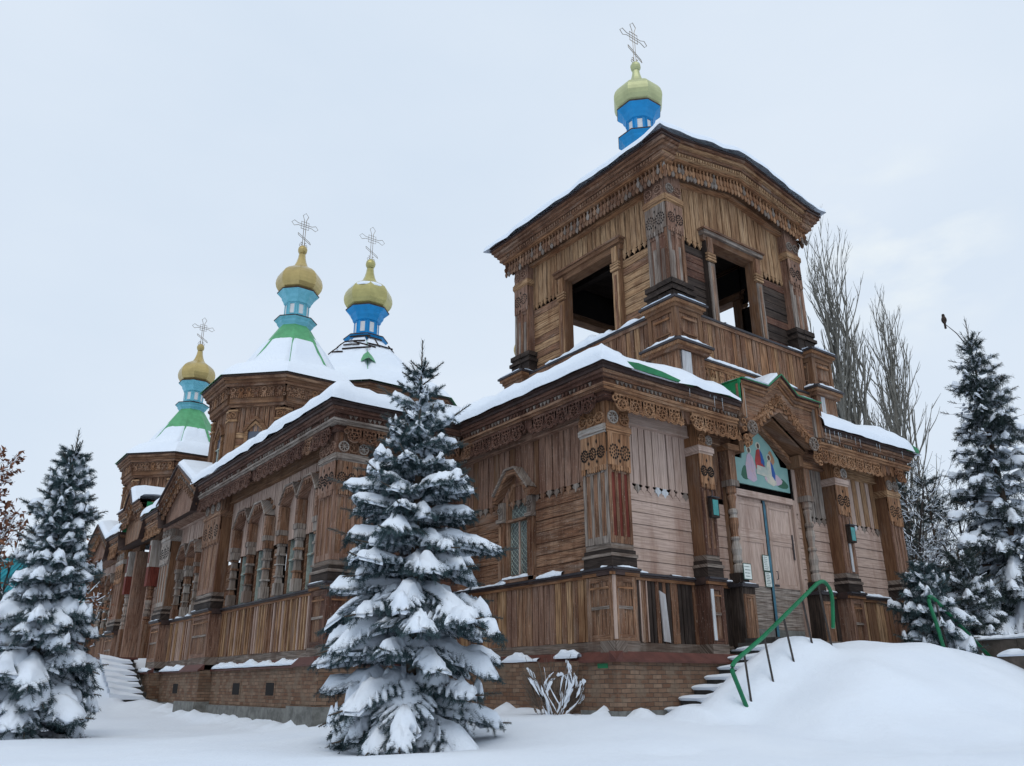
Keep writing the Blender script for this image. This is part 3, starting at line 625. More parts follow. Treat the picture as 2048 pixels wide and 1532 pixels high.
# ------------------------------------------------ cornices of porch and nave
m=MB(FF); cornice(m,.024,4.15,-.02,ext0=1); m.box(0,4.3,-.6,-.03,ZE-.62,ZE-.02,mat='brown',g='u'); m.build('cornice',CH)
m=MB(FF); cornice(m,7.55,11.78,-.02,ext1=1); m.box(7.4,11.8,-.6,-.03,ZE-.62,ZE-.02,mat='brown',g='u'); m.build('cornice',CH)
m=MB(SF); cornice(m,.024,5.2,-.02,zs=-.004,mats=('dkbrown','brown','dkbrown'),ext0=1); m.box(0,5.6,-.6,-.03,ZE-.62,ZE-.02,mat='brown',g='u'); m.build('cornice',CH)
m=MB(NF); cornice(m,.104,3.4,-.1,mats=('dkbrown','grey','brown'),ext0=1); m.box(0,3.7,-.6,-.11,ZE-.62,ZE-.02,mat='brown',g='u'); m.build('cornice',CH)
m=MB(NS); cornice(m,5.704,16.2,-.1,zs=-.004,cut=.5,mats=('dkbrown','grey','dkbrown'),ext0=1); m.box(5.6,16.2,-.6,-.11,ZE-.62,ZE-.02,mat='brown',g='u'); m.build('cornice',CH)
m=MB(NS); cornice(m,21.0,23.8,-.1,cut=.5,wh=False,mats=('brown','brown','orange')); m.box(21,36,-.6,-.11,ZE-.62,ZE-.02,mat='brown',g='u'); cornice(m,27.6,30.2,-.1,cut=.5,wh=False); m.build('cornice',CH)
# gables over the nave side
def sidegable(c,hw,zl,za,name,block=False,proj=.38,seed=0):
    m=MB(NS); d0=.08
    P=[(c-hw,zl),(c,za),(c+hw,zl)]
    if block: P=[(c-hw,zl),(c-.75,zl),(c,za),(c+.75,zl),(c+hw,zl)]
    low=ZE-.9 if not block else ZE-.6
    m.prism([(c-hw,low)]+P+[(c+hw,low)],d0-.5,d0+.05,g='z',mat='rose' if not block else 'brown')
    for i in range(len(P)-1):
        for w,dz,db,mt in ((.05,.03,proj+.08,'trim'),(.09,-.04,proj,'brown'),(.08,-.13,proj-.07,'brown'),(.10,-.22,proj-.12,'orange'),(.08,-.36,proj-.2,'brown')):
            m.strip([(P[i][0],P[i][1]+dz),(P[i+1][0],P[i+1][1]+dz)],w,d0,d0+db,mat=mt)
        l=math.hypot(P[i+1][0]-P[i][0],P[i+1][1]-P[i][1]); n=int(l/.28)
        for k in range(n):
            t=(k+.5)/n; u=P[i][0]+(P[i+1][0]-P[i][0])*t; z=P[i][1]+(P[i+1][1]-P[i][1])*t-.50
            m.ring(u,z,.075,.035,d0+proj-.2,d0+proj-.15,n=8,mat='brown' if rnd.random()<.5 else 'orange')
            for du in(-.06,0,.06): m.strip([(u,z-.03),(u+du,z-.24)],.03,d0+proj-.2,d0+proj-.16,mat='brown')
            m.prism([(u-.05,z+.22),(u+.05,z+.22),(u,z+.12)],d0+proj-.1,d0+proj-.06,mat='grey')
    m.build(name,CH)
    # snowy roof of the gable running back
    n=len(P); S=SNOW; keep=(S.fr,S.flip,S.warp); S.fr=NS; S.flip=False
    (ux,uy),(nx,ny)=NS[1],NS[2]; S.flip=(ux*ny-uy*nx)<0
    pts=[(u,z+.06) for u,z in P]; fine=[]
    for i in range(len(pts)-1):
        for k in range(8): t=k/8; fine.append((pts[i][0]+(pts[i+1][0]-pts[i][0])*t,pts[i][1]+(pts[i+1][1]-pts[i][1])*t))
    fine.append(pts[-1]); ds=[proj+.03,proj+.02,proj-.12,proj-.5,-1.2,-3.6]; hs=[0,.10,.2,.26,.28,.3]
    G=[[(u,d0+d-(.0),z+h*(1+.3*nz(u*2,d*2,seed))) for u,z in fine] for d,h in zip(ds,hs)]
    for a in range(len(G)-1):
        for b in range(len(fine)-1): S.face([G[a][b],G[a][b+1],G[a+1][b+1],G[a+1][b]],'u',.5,'snow',0)
    S.fr,S.flip,S.warp=keep
sidegable(18.6,2.35,ZE+.02,9.15,'side_gable',seed=1)
sidegable(25.6,2.0,8.75,9.5,'side_gable',True,proj=.5,seed=2)
sidegable(32.6,2.35,ZE+.02,9.05,'side_gable',seed=3)
for q in (23.58,27.6):
    m=MB(NS); m.box(q,q+.02,-2,.3,ZE+.02,8.72,mat='green',g='d'); m.build('pediment_sheet',CH)
# ------------------------------------------------ windows
def diamond_grille(m,u0,u1,z0,z1,d,p=.17,mt='lite'):
    # wavy diamond lattice of thin rods
    h=p*1.55; k=int((u1-u0)/p)+1
    for i in range(k+1):
        for s in(0,1):
            pts=[]; z=z0; j=0
            while z<=z1+.001:
                off=(p/2)*(1 if (j+s)%2 else -1)*.96; u=u0+i*p+off; pts.append((max(u0,min(u1,u)),d,z)); z+=h/2; j+=1
            if len(pts)>1: m.tube(pts,.008,3,mat=mt)
def window_single(fr,c,w,z0,z1,d):
    m=MB(fr); zs=z1-.38
    fr_=[(c-w,z0),(c-w,zs),(c-w*.45,z1),(c+w*.45,z1),(c+w,zs),(c+w,z0)]
    m.strip(fr_,.09,d-.1,d+.06,mat='brown',closed=False,g='z'); m.box(c-w,c+w,d-.1,d+.05,z0-.0,z0+.08,g='u',mat='brown')
    m.box(c-w,c+w,d-.06,d+.10,zs-.52,zs-.46,g='u',mat='brown')
    m.box(c-.025,c+.025,d-.08,d+.0,z0,zs-.5,mat='pink'); 
    # casing: side posts with stacked mouldings and hood
    for sx in(-1,1):
        a=c+sx*(w+.06); b=c+sx*(w+.26); u0,u1=min(a,b),max(a,b)
        m.box(u0,u1,d-.02,d+.12,z0-.15,zs-.5,mat='brown'); m.box(u0+.05,u1-.05,d+.12,d+.17,z0,zs-.6,mat='brown')
        m.box(u0-.03,u1+.03,d-.02,d+.2,zs-.5,zs-.42,g='u',mat='grey'); m.box(u0,u1,d-.02,d+.14,zs-.42,zs+.0,mat='grey'); 
    hood=[(c-w-.3,zs-.02),(c-w-.3,zs+.08),(c-w*.45,z1+.28),(c+w*.45,z1+.28),(c+w+.3,zs+.08),(c+w+.3,zs-.02)]
    m.strip(hood,.14,d-.02,d+.26,mat='brown'); m.strip([(u,z+.09) for u,z in hood[1:-1]],.05,d-.02,d+.32,mat='grey')
    m.box(c-w-.35,c+w+.35,d-.02,d+.12,z0-.09,z0-.002,g='u',mat='brown')
    for sx in (-1,1): wheel(m,c+sx*(w+.16),zs-.2,.09,d+.14,d+.17,'grey',6)
    o=m.build('window',CH)
    g=MB(fr); g.prism([(c-w+.04,z0),(c+w-.04,z0),(c+w-.04,zs),(c+w*.42,z1),(c-w*.42,z1),(c-w+.04,zs)],d-.09,d-.07,mat='glass',tone=.5); g.build('pane',o)
    g=MB(fr); diamond_grille(g,c-w+.05,c-.03,z0+.05,zs-.5,d-.03); diamond_grille(g,c+.03,c+w-.05,z0+.05,zs-.5,d-.03); diamond_grille(g,c-w+.12,c+w-.12,zs-.44,z1-.12,d-.03); g.build('lattice',o)
    snowstrip(fr,c-w-.3,c+w+.3,d+.0,d+.13,z0-.0,.08,5)
window_single(SF,3.32,.42,ZL+.1,6.12,-.13)
def window_pair(fr,u0,u1,z0,z1,d,seed=0,pale=True,zcol=5.35):
    m=MB(fr); m.box(u0-.25,u1+.25,d-.24,d-.15,z0-.1,z1+.15,mat='brown'); c=(u0+u1)/2; cols=(u0+.1,c,u1-.1); mts=('peel','grey','brown','grey') if pale else ('grey','brown')
    pm=[]
    for k in range(2):
        a,b=cols[k]+.14,cols[k+1]-.14; w=(b-a)/2; cc=(a+b)/2; zs=z1-.45
        m.strip([(a,z0),(a,zs-.05),(cc-w*.4,z1-.18),(cc+w*.4,z1-.18),(b,zs-.05),(b,z0)],.07,d-.12,d+.02,mat='brown')
        m.box(cc-.025,cc+.025,d-.1,d-.02,z0,zs-.45,mat='lite'); 
        for zz in (zs-.45,z0+.9): m.box(a,b,d-.1,d-.01,zz,zz+.05,g='u',mat='lite')
        m.box(a+.03,a+.07,d-.1,d-.03,z0,zs,mat='lite'); m.box(b-.07,b-.03,d-.1,d-.03,z0,zs,mat='lite')
        pm.append((a,b,cc,w,zs))
        # deep projecting pointed hood
        A,B=cols[k]-.02,cols[k+1]+.02; hw=(B-A)/2
        hd=[(A,zs-.35),(A,zs+.02),(cc-hw*.42,z1+.05),(cc+hw*.42,z1+.05),(B,zs+.02),(B,zs-.35)]
        m.strip(hd,.06,d-.02,d+.32,mat='rose'); m.strip([(u,z+.06) for u,z in hd[1:-1]],.05,d-.02,d+.36,mat=mts[k]); 
        for i in range(7):
            t=(i+.5)/7; u=A+(B-A)*t; z=hd[2][1]-.02-(abs(u-cc)-hw*.42)*.95 if abs(u-cc)>hw*.42 else hd[2][1]-.02
            m.prism([(u-.05,z-.02),(u+.05,z-.02),(u+.02,z-.13),(u-.02,z-.13)],d+.28,d+.31,mat='brown')
            m.ring(u,z+.16,.05,.03,d+.05,d+.1,n=7,mat='brown')
    for cu in cols:
        if pale: sqcol(m,cu,d+.16,z0,zcol,.115,mts)
        else: turned(m,cu,d+.16,z0,zcol,.11)
        m.box(cu-.13,cu+.13,d-.02,d+.32,zcol,zcol+.14,mat='grey'); m.box(cu-.1,cu+.1,d-.02,d+.3,zcol+.142,z1-.42,mat='brown')
    o=m.build('window',CH)
    for (a,b,cc,w,zs) in pm:
        g=MB(fr); g.prism([(a,z0),(b,z0),(b,zs-.05),(cc+w*.4,z1-.18),(cc-w*.4,z1-.18),(a,zs-.05)],d-.12,d-.10,mat='glass',tone=.5); g.build('pane',o)
window_pair(NS,6.8,9.46,ZL,6.55,-.4,1); window_pair(NS,10.3,13.25,ZL,6.45,-.4,2); window_pair(NS,16.8,19.3,ZL,6.2,-.4,3); window_pair(NS,30,32.8,ZL,6.4,-.4,4,pale=False)
# side entrance
m=MB(NS); D=-.72; m.box(23.1,23.3,-.8,-.1,2.3,7,mat='rose'); m.box(25.9,26.1,-.8,-.1,2.3,7,mat='rose'); m.box(23.3,25.9,-.85,D,2.4,6.1,mat='smooth'); 
for i in range(8): m.box(23.32+.32*i,23.62+.32*i,D,D+.03,2.5,5.3,mat='smooth')
m.box(24.6,24.63,D,D+.05,2.5,6.0,mat='dark'); m.box(23.3,25.9,D,D+.12,6.1,6.3,g='u',mat='pink'); m.box(23.3,25.9,-.9,D+.02,6.3,7.6,mat='ptg',tone=.5)
sd=m.build('side_door',CH)
for cu in (22.7,26.45):
    m=MB(NS); m.box(cu-.2,cu+.2,-.4,.0,2.3,ZL,mat='brown'); turned(m,cu,-.12,ZL,5.2,.14); m.box(cu-.17,cu+.17,-.35,.1,5.2,5.95,mat='red'); m.box(cu-.17,cu+.17,-.35,.1,5.952,7.0,mat='peel'); m.box(cu-.06,cu+.06,.1,.12,6.1,6.8,mat='red'); m.build('portal_column',CH)
# ================================================================ bell tower
TW,TD=5.95,6.75    # width (X), depth (Y)
ZR=10.62           # parapet top
def twall(fr,W_,o0,o1,zo,name,gable=False,dark=False,cap='tan'):
    m=MB(fr); rise=.62
    zt=(lambda u: 14.45+rise*(1-abs(u-W_/2)/(W_/2))) if gable else (lambda u:14.42)
    low='black' if dark else 'tan'
    # horizontal siding either side of the opening
    for a,b in ((.6,o0-.3),(o1+.3,W_-.6)):
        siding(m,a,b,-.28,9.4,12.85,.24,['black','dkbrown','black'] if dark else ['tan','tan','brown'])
        planks(m,a-.02,b+.02,-.26,13.05,0,.2,'tan','spear',ztop=zt)
    planks(m,o0-.3,o1+.3,-.255,zo+.35,0,.2,'tan',None,ztop=zt)
    # frieze beam following the top
    n=2 if gable else 1
    for k in range(n):
        a,b=(W_/2*k+.02,W_/2*(k+1)) if gable else (.3,W_-.3)
        m.prism([(a,zt(a)),(b,zt(b)),(b,zt(b)+.42),(a,zt(a)+.42)],-.3,-.06,g='u',mat='smooth'); m.strip([(a,zt(a)+.0),(b,zt(b)+.0)],.06,-.3,-.03,mat='orange')
    # heavy frame of the opening
    for sx,a,b in ((-1,o0-.3,o0),(1,o1,o1+.3)):
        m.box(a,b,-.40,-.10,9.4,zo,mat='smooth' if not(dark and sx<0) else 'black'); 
        m.box(a+.03,b-.03,-.1,-.06,9.5,zo-.7,mat='tan' if not dark else 'grey'); m.box(a+.10,b-.10,-.062,-.05,10.7,zo-.8,mat='brown')
        for zz in (zo-.64,zo-.55,zo-.46): m.box(a-.02,b+.02,-.12,-.03,zz,zz+.06,g='u',mat='tan')
        m.box(a+.05,b-.05,-.1,-.04,zo-.38,zo+.1,mat='brown' if dark else 'tan')
    m.box(o0-.36,o1+.36,-.50,-.10,zo,zo+.18,g='u',mat='smooth'); m.box(o0-.4,o1+.4,-.3,-.02,zo+.182,zo+.30,g='u',mat='grey' if dark else 'smooth'); m.box(o0-.45,o1+.45,-.3,.03,zo+.302,zo+.36,g='u',mat='brown')
    return m.build(name,CH)
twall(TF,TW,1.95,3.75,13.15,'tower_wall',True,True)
twall(TS,TD,2.25,4.35,13.2,'tower_wall')
TB=((2.85+TW,.3+TD),(-1,0),(0,1)); TR=((2.85+TW,.3),(0,1),(1,0))
twall(TB,TW,2.05,3.95,13.15,'tower_wall',True); twall(TR,TD,2.3,4.45,13.2,'tower_wall')
m=MB(); 
m.box(3.35,8.3,.8,6.55,14.40,14.46,g='u',mat='black'); m.build('tower_floor',CH) if False else None
m2=MB(); m2.box(3.15,8.5,.6,6.8,9.3,9.4,g='u',mat='brown'); m2.build('tower_floor',CH)
m.build('tower_ceiling',CH)
for x in(4.9,6.9): m=MB(); m.box(x-.12,x+.12,.8,6.5,14.1,14.398,g='d',mat='black'); m.build('beam',CH)
def tpil(fr,u0,u1,name='tower_pilaster',side=0,blackbase=True,seed=0):
    m=MB(fr)
    for (e,za,zb,mt) in ((.14,10.66,10.80,'black'),(.10,10.802,11.02,'black'),(.16,11.022,11.12,'black'),(.09,11.122,11.22,'black'),(.13,11.222,11.36,'black')):
        m.box(u0-e,u1+e,-.4,e-.02,za,zb,g='u',mat=mt,tone=R_(0,.6))
    m.box(u0+.01,u1-.01,-.4,-.03,11.36,15.0,mat='rose',tone=.2)
    w=u1-u0
    for i in range(3):
        c=u0+.01+(w-.1)*i/2; m.box(c,c+.09,-.03,.015+R_(0,.01),11.362,13.0,mat=rnd.choice(['grey','brown','rose']))
    for i in range(5):
        c=u0+.01+(w-.02)*i/5; 
        if i%2==1: m.box(c,c+w/6,-.03,.0,11.362,12.3+R_(-.2,.3),mat='grey')
    m.box(u0+.02,u1-.02,-.03,.0,12.75,13.0,mat='rose')
    apron(m,u0,u1,.01,12.95,13.72,'rose' if seed==0 else 'grey')
    for (e,a,b) in ((.02,13.72,13.78),(.045,13.782,13.92),(.02,13.922,13.97)): m.box(u0-e,u1+e,-.4,.03+e,a,b,g='u',mat='tan')
    m.box(u0,u1,-.4,.03,13.972,14.8,mat='rose')
    for i in range(2): wheel(m,u0+w*(i+.5)/2,14.18,.13,.03,.07,rnd.choice(['grey','rose']),8)
    return m.build(name,CH)
tpil(TF,-.0,.62); tpil(TSp,.0,.72,seed=1); tpil(TF,TW-.62,TW); tpil(TS,TD-.7,TD); tpil(TR,0,.7); tpil(TB,0,.6); tpil(TB,TW-.6,TW); tpil(TR,TD-.7,TD)
# parapet with panelled corner posts
def parapet(fr,W_,name='parapet',panels=True,seed=0,warpz=0.,brokensnow=.3):
    m=MB(fr)
    planks(m,.55,W_-.55,.0,9.35,ZR-.2,.17,['brown','tan','brown','orange'],th=.03)
    m.box(.5,W_-.5,-.25,.10,ZR-.09,ZR-.03,g='u',mat='metal'); m.box(.5,W_-.5,-.2,.07,ZR-.2,ZR-.092,g='u',mat='brown')
    m.box(.4,W_-.4,-.2,.12,9.28,9.34,g='u',mat='metal'); m.box(.4,W_-.4,-.2,.09,9.18,9.278,g='u',mat='orange')
    planks(m,.3,W_-.3,.0,8.0,9.17,.17,['brown','tan'],th=.03)
    n=int((W_-1)/.3)
    for i in range(n):      # pierced lace strip under the lower moulding
        c=.5+(W_-1)*(i+.5)/n
        if nz(c,seed,2)<-.5: continue
        m.ring(c,9.06,.07,.035,.035,.06,n=8,mat='orange')
        for du in(-.08,0,.08): m.prism([(c+du-.03,9.03),(c+du+.03,9.03),(c+du,8.90)],.035,.055,mat='orange')
    m.box(.5,W_-.5,.034,.065,9.12,9.178,g='u',mat='orange')
    return m.build(name,CH)
parapet(TF,TW,seed=1); parapet(TS,TD,seed=2); parapet(TR,TD,seed=3); parapet(TB,TW,seed=4)
snowstrip(TS,.7,5.2,-.2,.12,ZR-.03,.27,11); snowstrip(TF,4.55,5.5,-.1,.10,ZR-.03,.10,12); snowstrip(TF,1.85,2.1,-.1,.1,ZR-.03,.07,13)
snowstrip(TF,.9,4.9,-.02,.12,9.34,.11,14); snowstrip(TS,.9,6,-.02,.12,9.34,.11,15)
def ppost(ox,oy,name='parapet_post',gap=False):
    s=.95; x0,x1,y0,y1=ox,ox+s,oy,oy+s
    m=MB()
    m.box(x0+.04,x1-.04,y0+.04,y1-.04,7.9,ZR-.05,mat='brown')
    m.box(x0-.16,x1+.16,y0-.16,y1+.16,ZR-.02,ZR+.04,g='u',mat='metal'); m.box(x0-.11,x1+.11,y0-.11,y1+.11,ZR-.10,ZR-.022,g='u',mat='orange'); m.box(x0-.05,x1+.05,y0-.05,y1+.05,ZR-.2,ZR-.102,g='u',mat='smooth')
    m.box(x0-.2,x1+.2,y0-.2,y1+.2,9.42,9.48,g='u',mat='metal'); m.box(x0-.15,x1+.15,y0-.15,y1+.15,9.34,9.418,g='u',mat='orange'); m.box(x0-.09,x1+.09,y0-.09,y1+.09,9.24,9.338,g='u',mat='brown')
    o=m.build(name,CH)
    for fr in (((x0,y0),(1,0),(0,-1)),((x0,y0),(0,1),(-1,0)),((x1,y0),(0,1),(1,0))):
        g=MB(fr); frame_panel(g,0,s,-.04,9.482,ZR-.2,.12,'smooth','brown',.05)
        g.box(.22,s-.22,.0,.05,ZR-.5,ZR-.44,g='u',mat='orange'); g.box(.22,s-.22,-.01,.03,9.72,9.76,g='u',mat='smooth')
        for i in range(5): g.box(s*i/5+.004,s*(i+1)/5-.004,-.04,-.01+R_(0,.01),8.0,9.23,mat='brown' if i!=1 or fr[1]==(0,1) else 'white')
        g.build('post_panel',o)
        snowstrip(fr,-.14,s+.14,-.5,.15,ZR+.04,.10,ox); snowstrip(fr,-.16,s+.16,-.02,.19,9.48,.12,oy+3)
    return o
ppost(2.58,.02); ppost(8.32,.02); ppost(2.58,6.35)
m=MB(); m.box(2.66,2.72,-.005,.04,8.75,9.22,mat='white'); m.box(2.66,2.98,-.03,.02,8.45,9.22,mat='white',tone=.9); m.build('pale_board',CH)
# tower eaves
def teave(fr,W_,gable,name='tower_cornice'):
    m=MB(fr); rise=.64
    if gable:
        def wp(u,d,z):
            t=1-abs(u-W_/2)/(W_/2+.6); e=max(0,1-(min(u+.6,W_+.6-u))/.75)
            return (u,d,z+rise*max(0,t)+.10*e*e)
        m.warp=wp
    Z=15.34 if gable else 15.336
    segs=[-.6+ (W_+1.2)*i/16 for i in range(17)] if gable else [-.6,W_/2,W_+.6]
    for i in range(len(segs)-1):
        a,b=segs[i],segs[i+1]
        for (o,za,zb,mt,tn) in ((.62,-.03,.02,'trim',.2),(.58,-.12,-.032,'brown',.0),(.52,-.22,-.122,'tan' if gable else 'brown',.3),(.44,-.32,-.222,'brown',.2),(.38,-.46,-.322,'tan' if gable else 'brown',.7),(.30,-.54,-.462,'orange',.2)):
            ra=max(a,-o) if i==0 else a; rb=min(b,W_+o) if i==len(segs)-2 else b
            if i==0: ra=-o
            if i==len(segs)-2: rb=W_+o
            m.box(ra,rb-.002,-.1,o+R_(0,.003),Z+za,Z+zb,g='u',mat=mt,tone=tn)
    n=int(W_/.11)
    for i in range(n):
        c=(W_)*(i+.5)/n; m.box(c-.03,c+.03,.38,.42,Z-.44,Z-.36,mat='tan' if gable else 'brown')
    drops(m,-.25,W_+.25,.20,Z-.52,.15,'orange' if gable else 'brown',.36)
    return m.build(name,CH)
teave(TF,TW,True); teave(TS,TD,False); teave(TR,TD,False); teave(TB,TW,True)
m=MB(TS); m.box(.0,TD,-.3,.1,14.8,15.3,g='u',mat='brown'); m.build('tower_plate',CH)
m=MB(TR); m.box(.0,TD,-.3,.1,14.8,15.3,g='u',mat='brown'); m.build('tower_plate',CH)
# ---------------------------------------------- roof height fields with snow
def snowroof(x0,x1,y0,y1,zf,T0,step,name='roof_snow',hole=None,edge=.35,seed=0,bare=None,over=.05,skip=None):
    """roof sheet + snow blanket: rounded at the eaves, gently uneven"""
    nx=max(4,int((x1-x0)/step)); ny=max(4,int((y1-y0)/step))
    def sp(a,b,n):
        e=[0,.02,.06,.12,.2,.3,.42]; mid=[.42+(b-a-.84)*i/n for i in range(1,n)]
        return [a+t for t in e]+[a+t for t in mid]+[b-t for t in reversed(e)]
    xs,ys=sp(x0-over,x1+over,nx),sp(y0-over,y1+over,ny); V=[];Fc=[]
    for y in ys:
        for x in xs:
            e=min(x-x0+over,x1+over-x,y-y0+over,y1+over-y); 
            b=bare(x,y) if bare else 0
            e=max(0,e-b)
            T=T0*(1-.62*smooth01((x-3.3)/.8)*smooth01((1.2-y)/.8)*(1 if x<4.3 else 0)) if name=='roof_snow' and seed==1 else T0
            k=min(e/edge,1)**.36; t=T*k*(1+.42*nz(x*.5,y*.5,seed)+.22*nz(x*1.7,y*1.7,seed+4)+.10*nz(x*5,y*5,seed+8))
            if b and e<=0: t=-.03
            V.append((x+.09*nz(y*1.6,seed,1)*(1-k*.6),y+.09*nz(x*1.6,seed,2)*(1-k*.6),zf(x,y)+t+(.0 if e>0 else -.02)))
    W_=len(xs)
    for j in range(len(ys)-1):
        for i in range(W_-1):
            cx,cy=(xs[i]+xs[i+1])/2,(ys[j]+ys[j+1])/2
            if skip and skip(cx,cy): continue
            if hole and hole[0]<cx<hole[1] and hole[2]<cy<hole[3]: continue
            Fc.append((j*W_+i,j*W_+i+1,(j+1)*W_+i+1,(j+1)*W_+i))
    return npmesh(name,V,Fc,['snow'],parent=CH,smooth=True)
def roofsheet(x0,x1,y0,y1,zf,name,mat='green',n=10,lift=.0,skip=None):
    m=MB()
    for i in range(n):
        for j in range(n):
            a,b=x0+(x1-x0)*i/n,x0+(x1-x0)*(i+1)/n; c,d=y0+(y1-y0)*j/n,y0+(y1-y0)*(j+1)/n
            if skip and skip((a+b)/2,(c+d)/2): continue
            m.face([(a,c,zf(a,c)+lift),(b,c,zf(b,c)+lift),(b,d,zf(b,d)+lift),(a,d,zf(a,d)+lift)],'u',.5,mat,0)
    return m.build(name,CH)
px0,px1,py0,py1=-.57,12.37,-.57,6.4
pz=lambda x,y: ZE+.035+min(.30*min(x-px0,px1-x,max(y-py0,0)),1.1)
roofsheet(px0+.0,px1-.0,py0+.0,py1,pz,'porch_roof','trim',lift=-.01,n=48,skip=lambda x,y: PC-PH-.1<x<PC+PH+.1 and y<-.1)
m=MB(FF); m.prism([(.12,8.03),(2.35,8.03),(1.9,8.09),(1.3,8.17),(.55,8.20),(.12,8.15)],.44,.56,g='u',mat='green'); m.build('roof_edge',CH)
m=MB(FF); m.prism([(11.75,8.03),(12.42,8.03),(12.40,8.17),(12.1,8.24),(11.8,8.2)],.42,.575,g='u',mat='green'); m.build('roof_edge',CH)
snowroof(px0,px1,py0,py1,pz,.44,.3,hole=(2.7,8.9,.15,9),seed=1,edge=.42,bare=lambda x,y:(.24*smooth01((x-.05)/.3)*smooth01((2.2-x)/1.2) if y<.6 and x<2.3 else 0)+(.12 if x>12.0 and y<.6 else 0)+0,skip=lambda x,y: PC-PH-.02<x<PC+PH+.03 and y<-.1)
nx0,nx1,ny0,ny1=-4.17,15.6,5.12,36
nzf=lambda x,y: ZE+.035+min(.20*min(x-nx0,nx1-x,y-ny0),1.0)
GS=lambda x,y: x<-3.3 and (16.3<y<20.9 or 23.6<y<27.6 or 30.3<y<34.9)
roofsheet(nx0+.04,nx1-.04,ny0+.04,ny1,lambda x,y:nzf(x,y)-(.9 if GS(x,y) else 0),'nave_roof','trim',n=60,lift=-.01)
snowroof(nx0,nx1,ny0,ny1,nzf,.50,.4,seed=2,edge=.4,skip=GS)
# pediment snow
snowstrip(FF,PC-PH-.02,PC-.55,-.78,.55,8.69,.13,21); snowstrip(FF,PC+.6,PC+PH+.05,-.78,.5,8.69,.12,22)
m=SNOW; 
for sx,h in((-1,.12),(1,.02)):
    A=[(PC+sx*.62,8.70),(PC+sx*.1,9.10)]
    keep=(m.fr,m.flip,m.warp); m.fr=FF; m.flip=True; m.warp=None
    for k in range(6):
        t0,t1=k/6,(k+1)/6; f=lambda t:(A[0][0]+(A[1][0]-A[0][0])*t,A[0][1]+(A[1][1]-A[0][1])*t)
        (ua,za),(ub,zb)=f(t0),f(t1)
        for (da,ha),(db,hb) in (((-.8,h),(.3,h)),((.3,h),(.5,h*.6)),((.5,h*.6),(.52,0))): m.face([(ua,da,za+ha),(ub,da,zb+ha),(ub,db,zb+hb),(ua,db,za+hb)],'u',.5,'snow',0)
    m.fr,m.flip,m.warp=keep
# tower roof: low gable, ridge front to back
tx0,tx1,ty0,ty1=2.85-.64,2.85+TW+.64,.3-.64,.3+TD+.64; tcx=2.85+TW/2
def tz(x,y):
    t=1-abs(x-tcx)/(TW/2+.64); e=max(0,1-min(x-tx0,tx1-x)/.75) if (y<.2 or y>ty1-.5) else 0
    return 15.375+.66*t+.10*e*e*max(0,1-max(0,y-ty0)/.6)
roofsheet(tx0+.03,tx1-.03,ty0+.03,ty1-.03,tz,'tower_roof','trim',n=14,lift=-.01)
snowroof(tx0,tx1,ty0,ty1,tz,.34,.3,seed=3,edge=.25,over=.11)
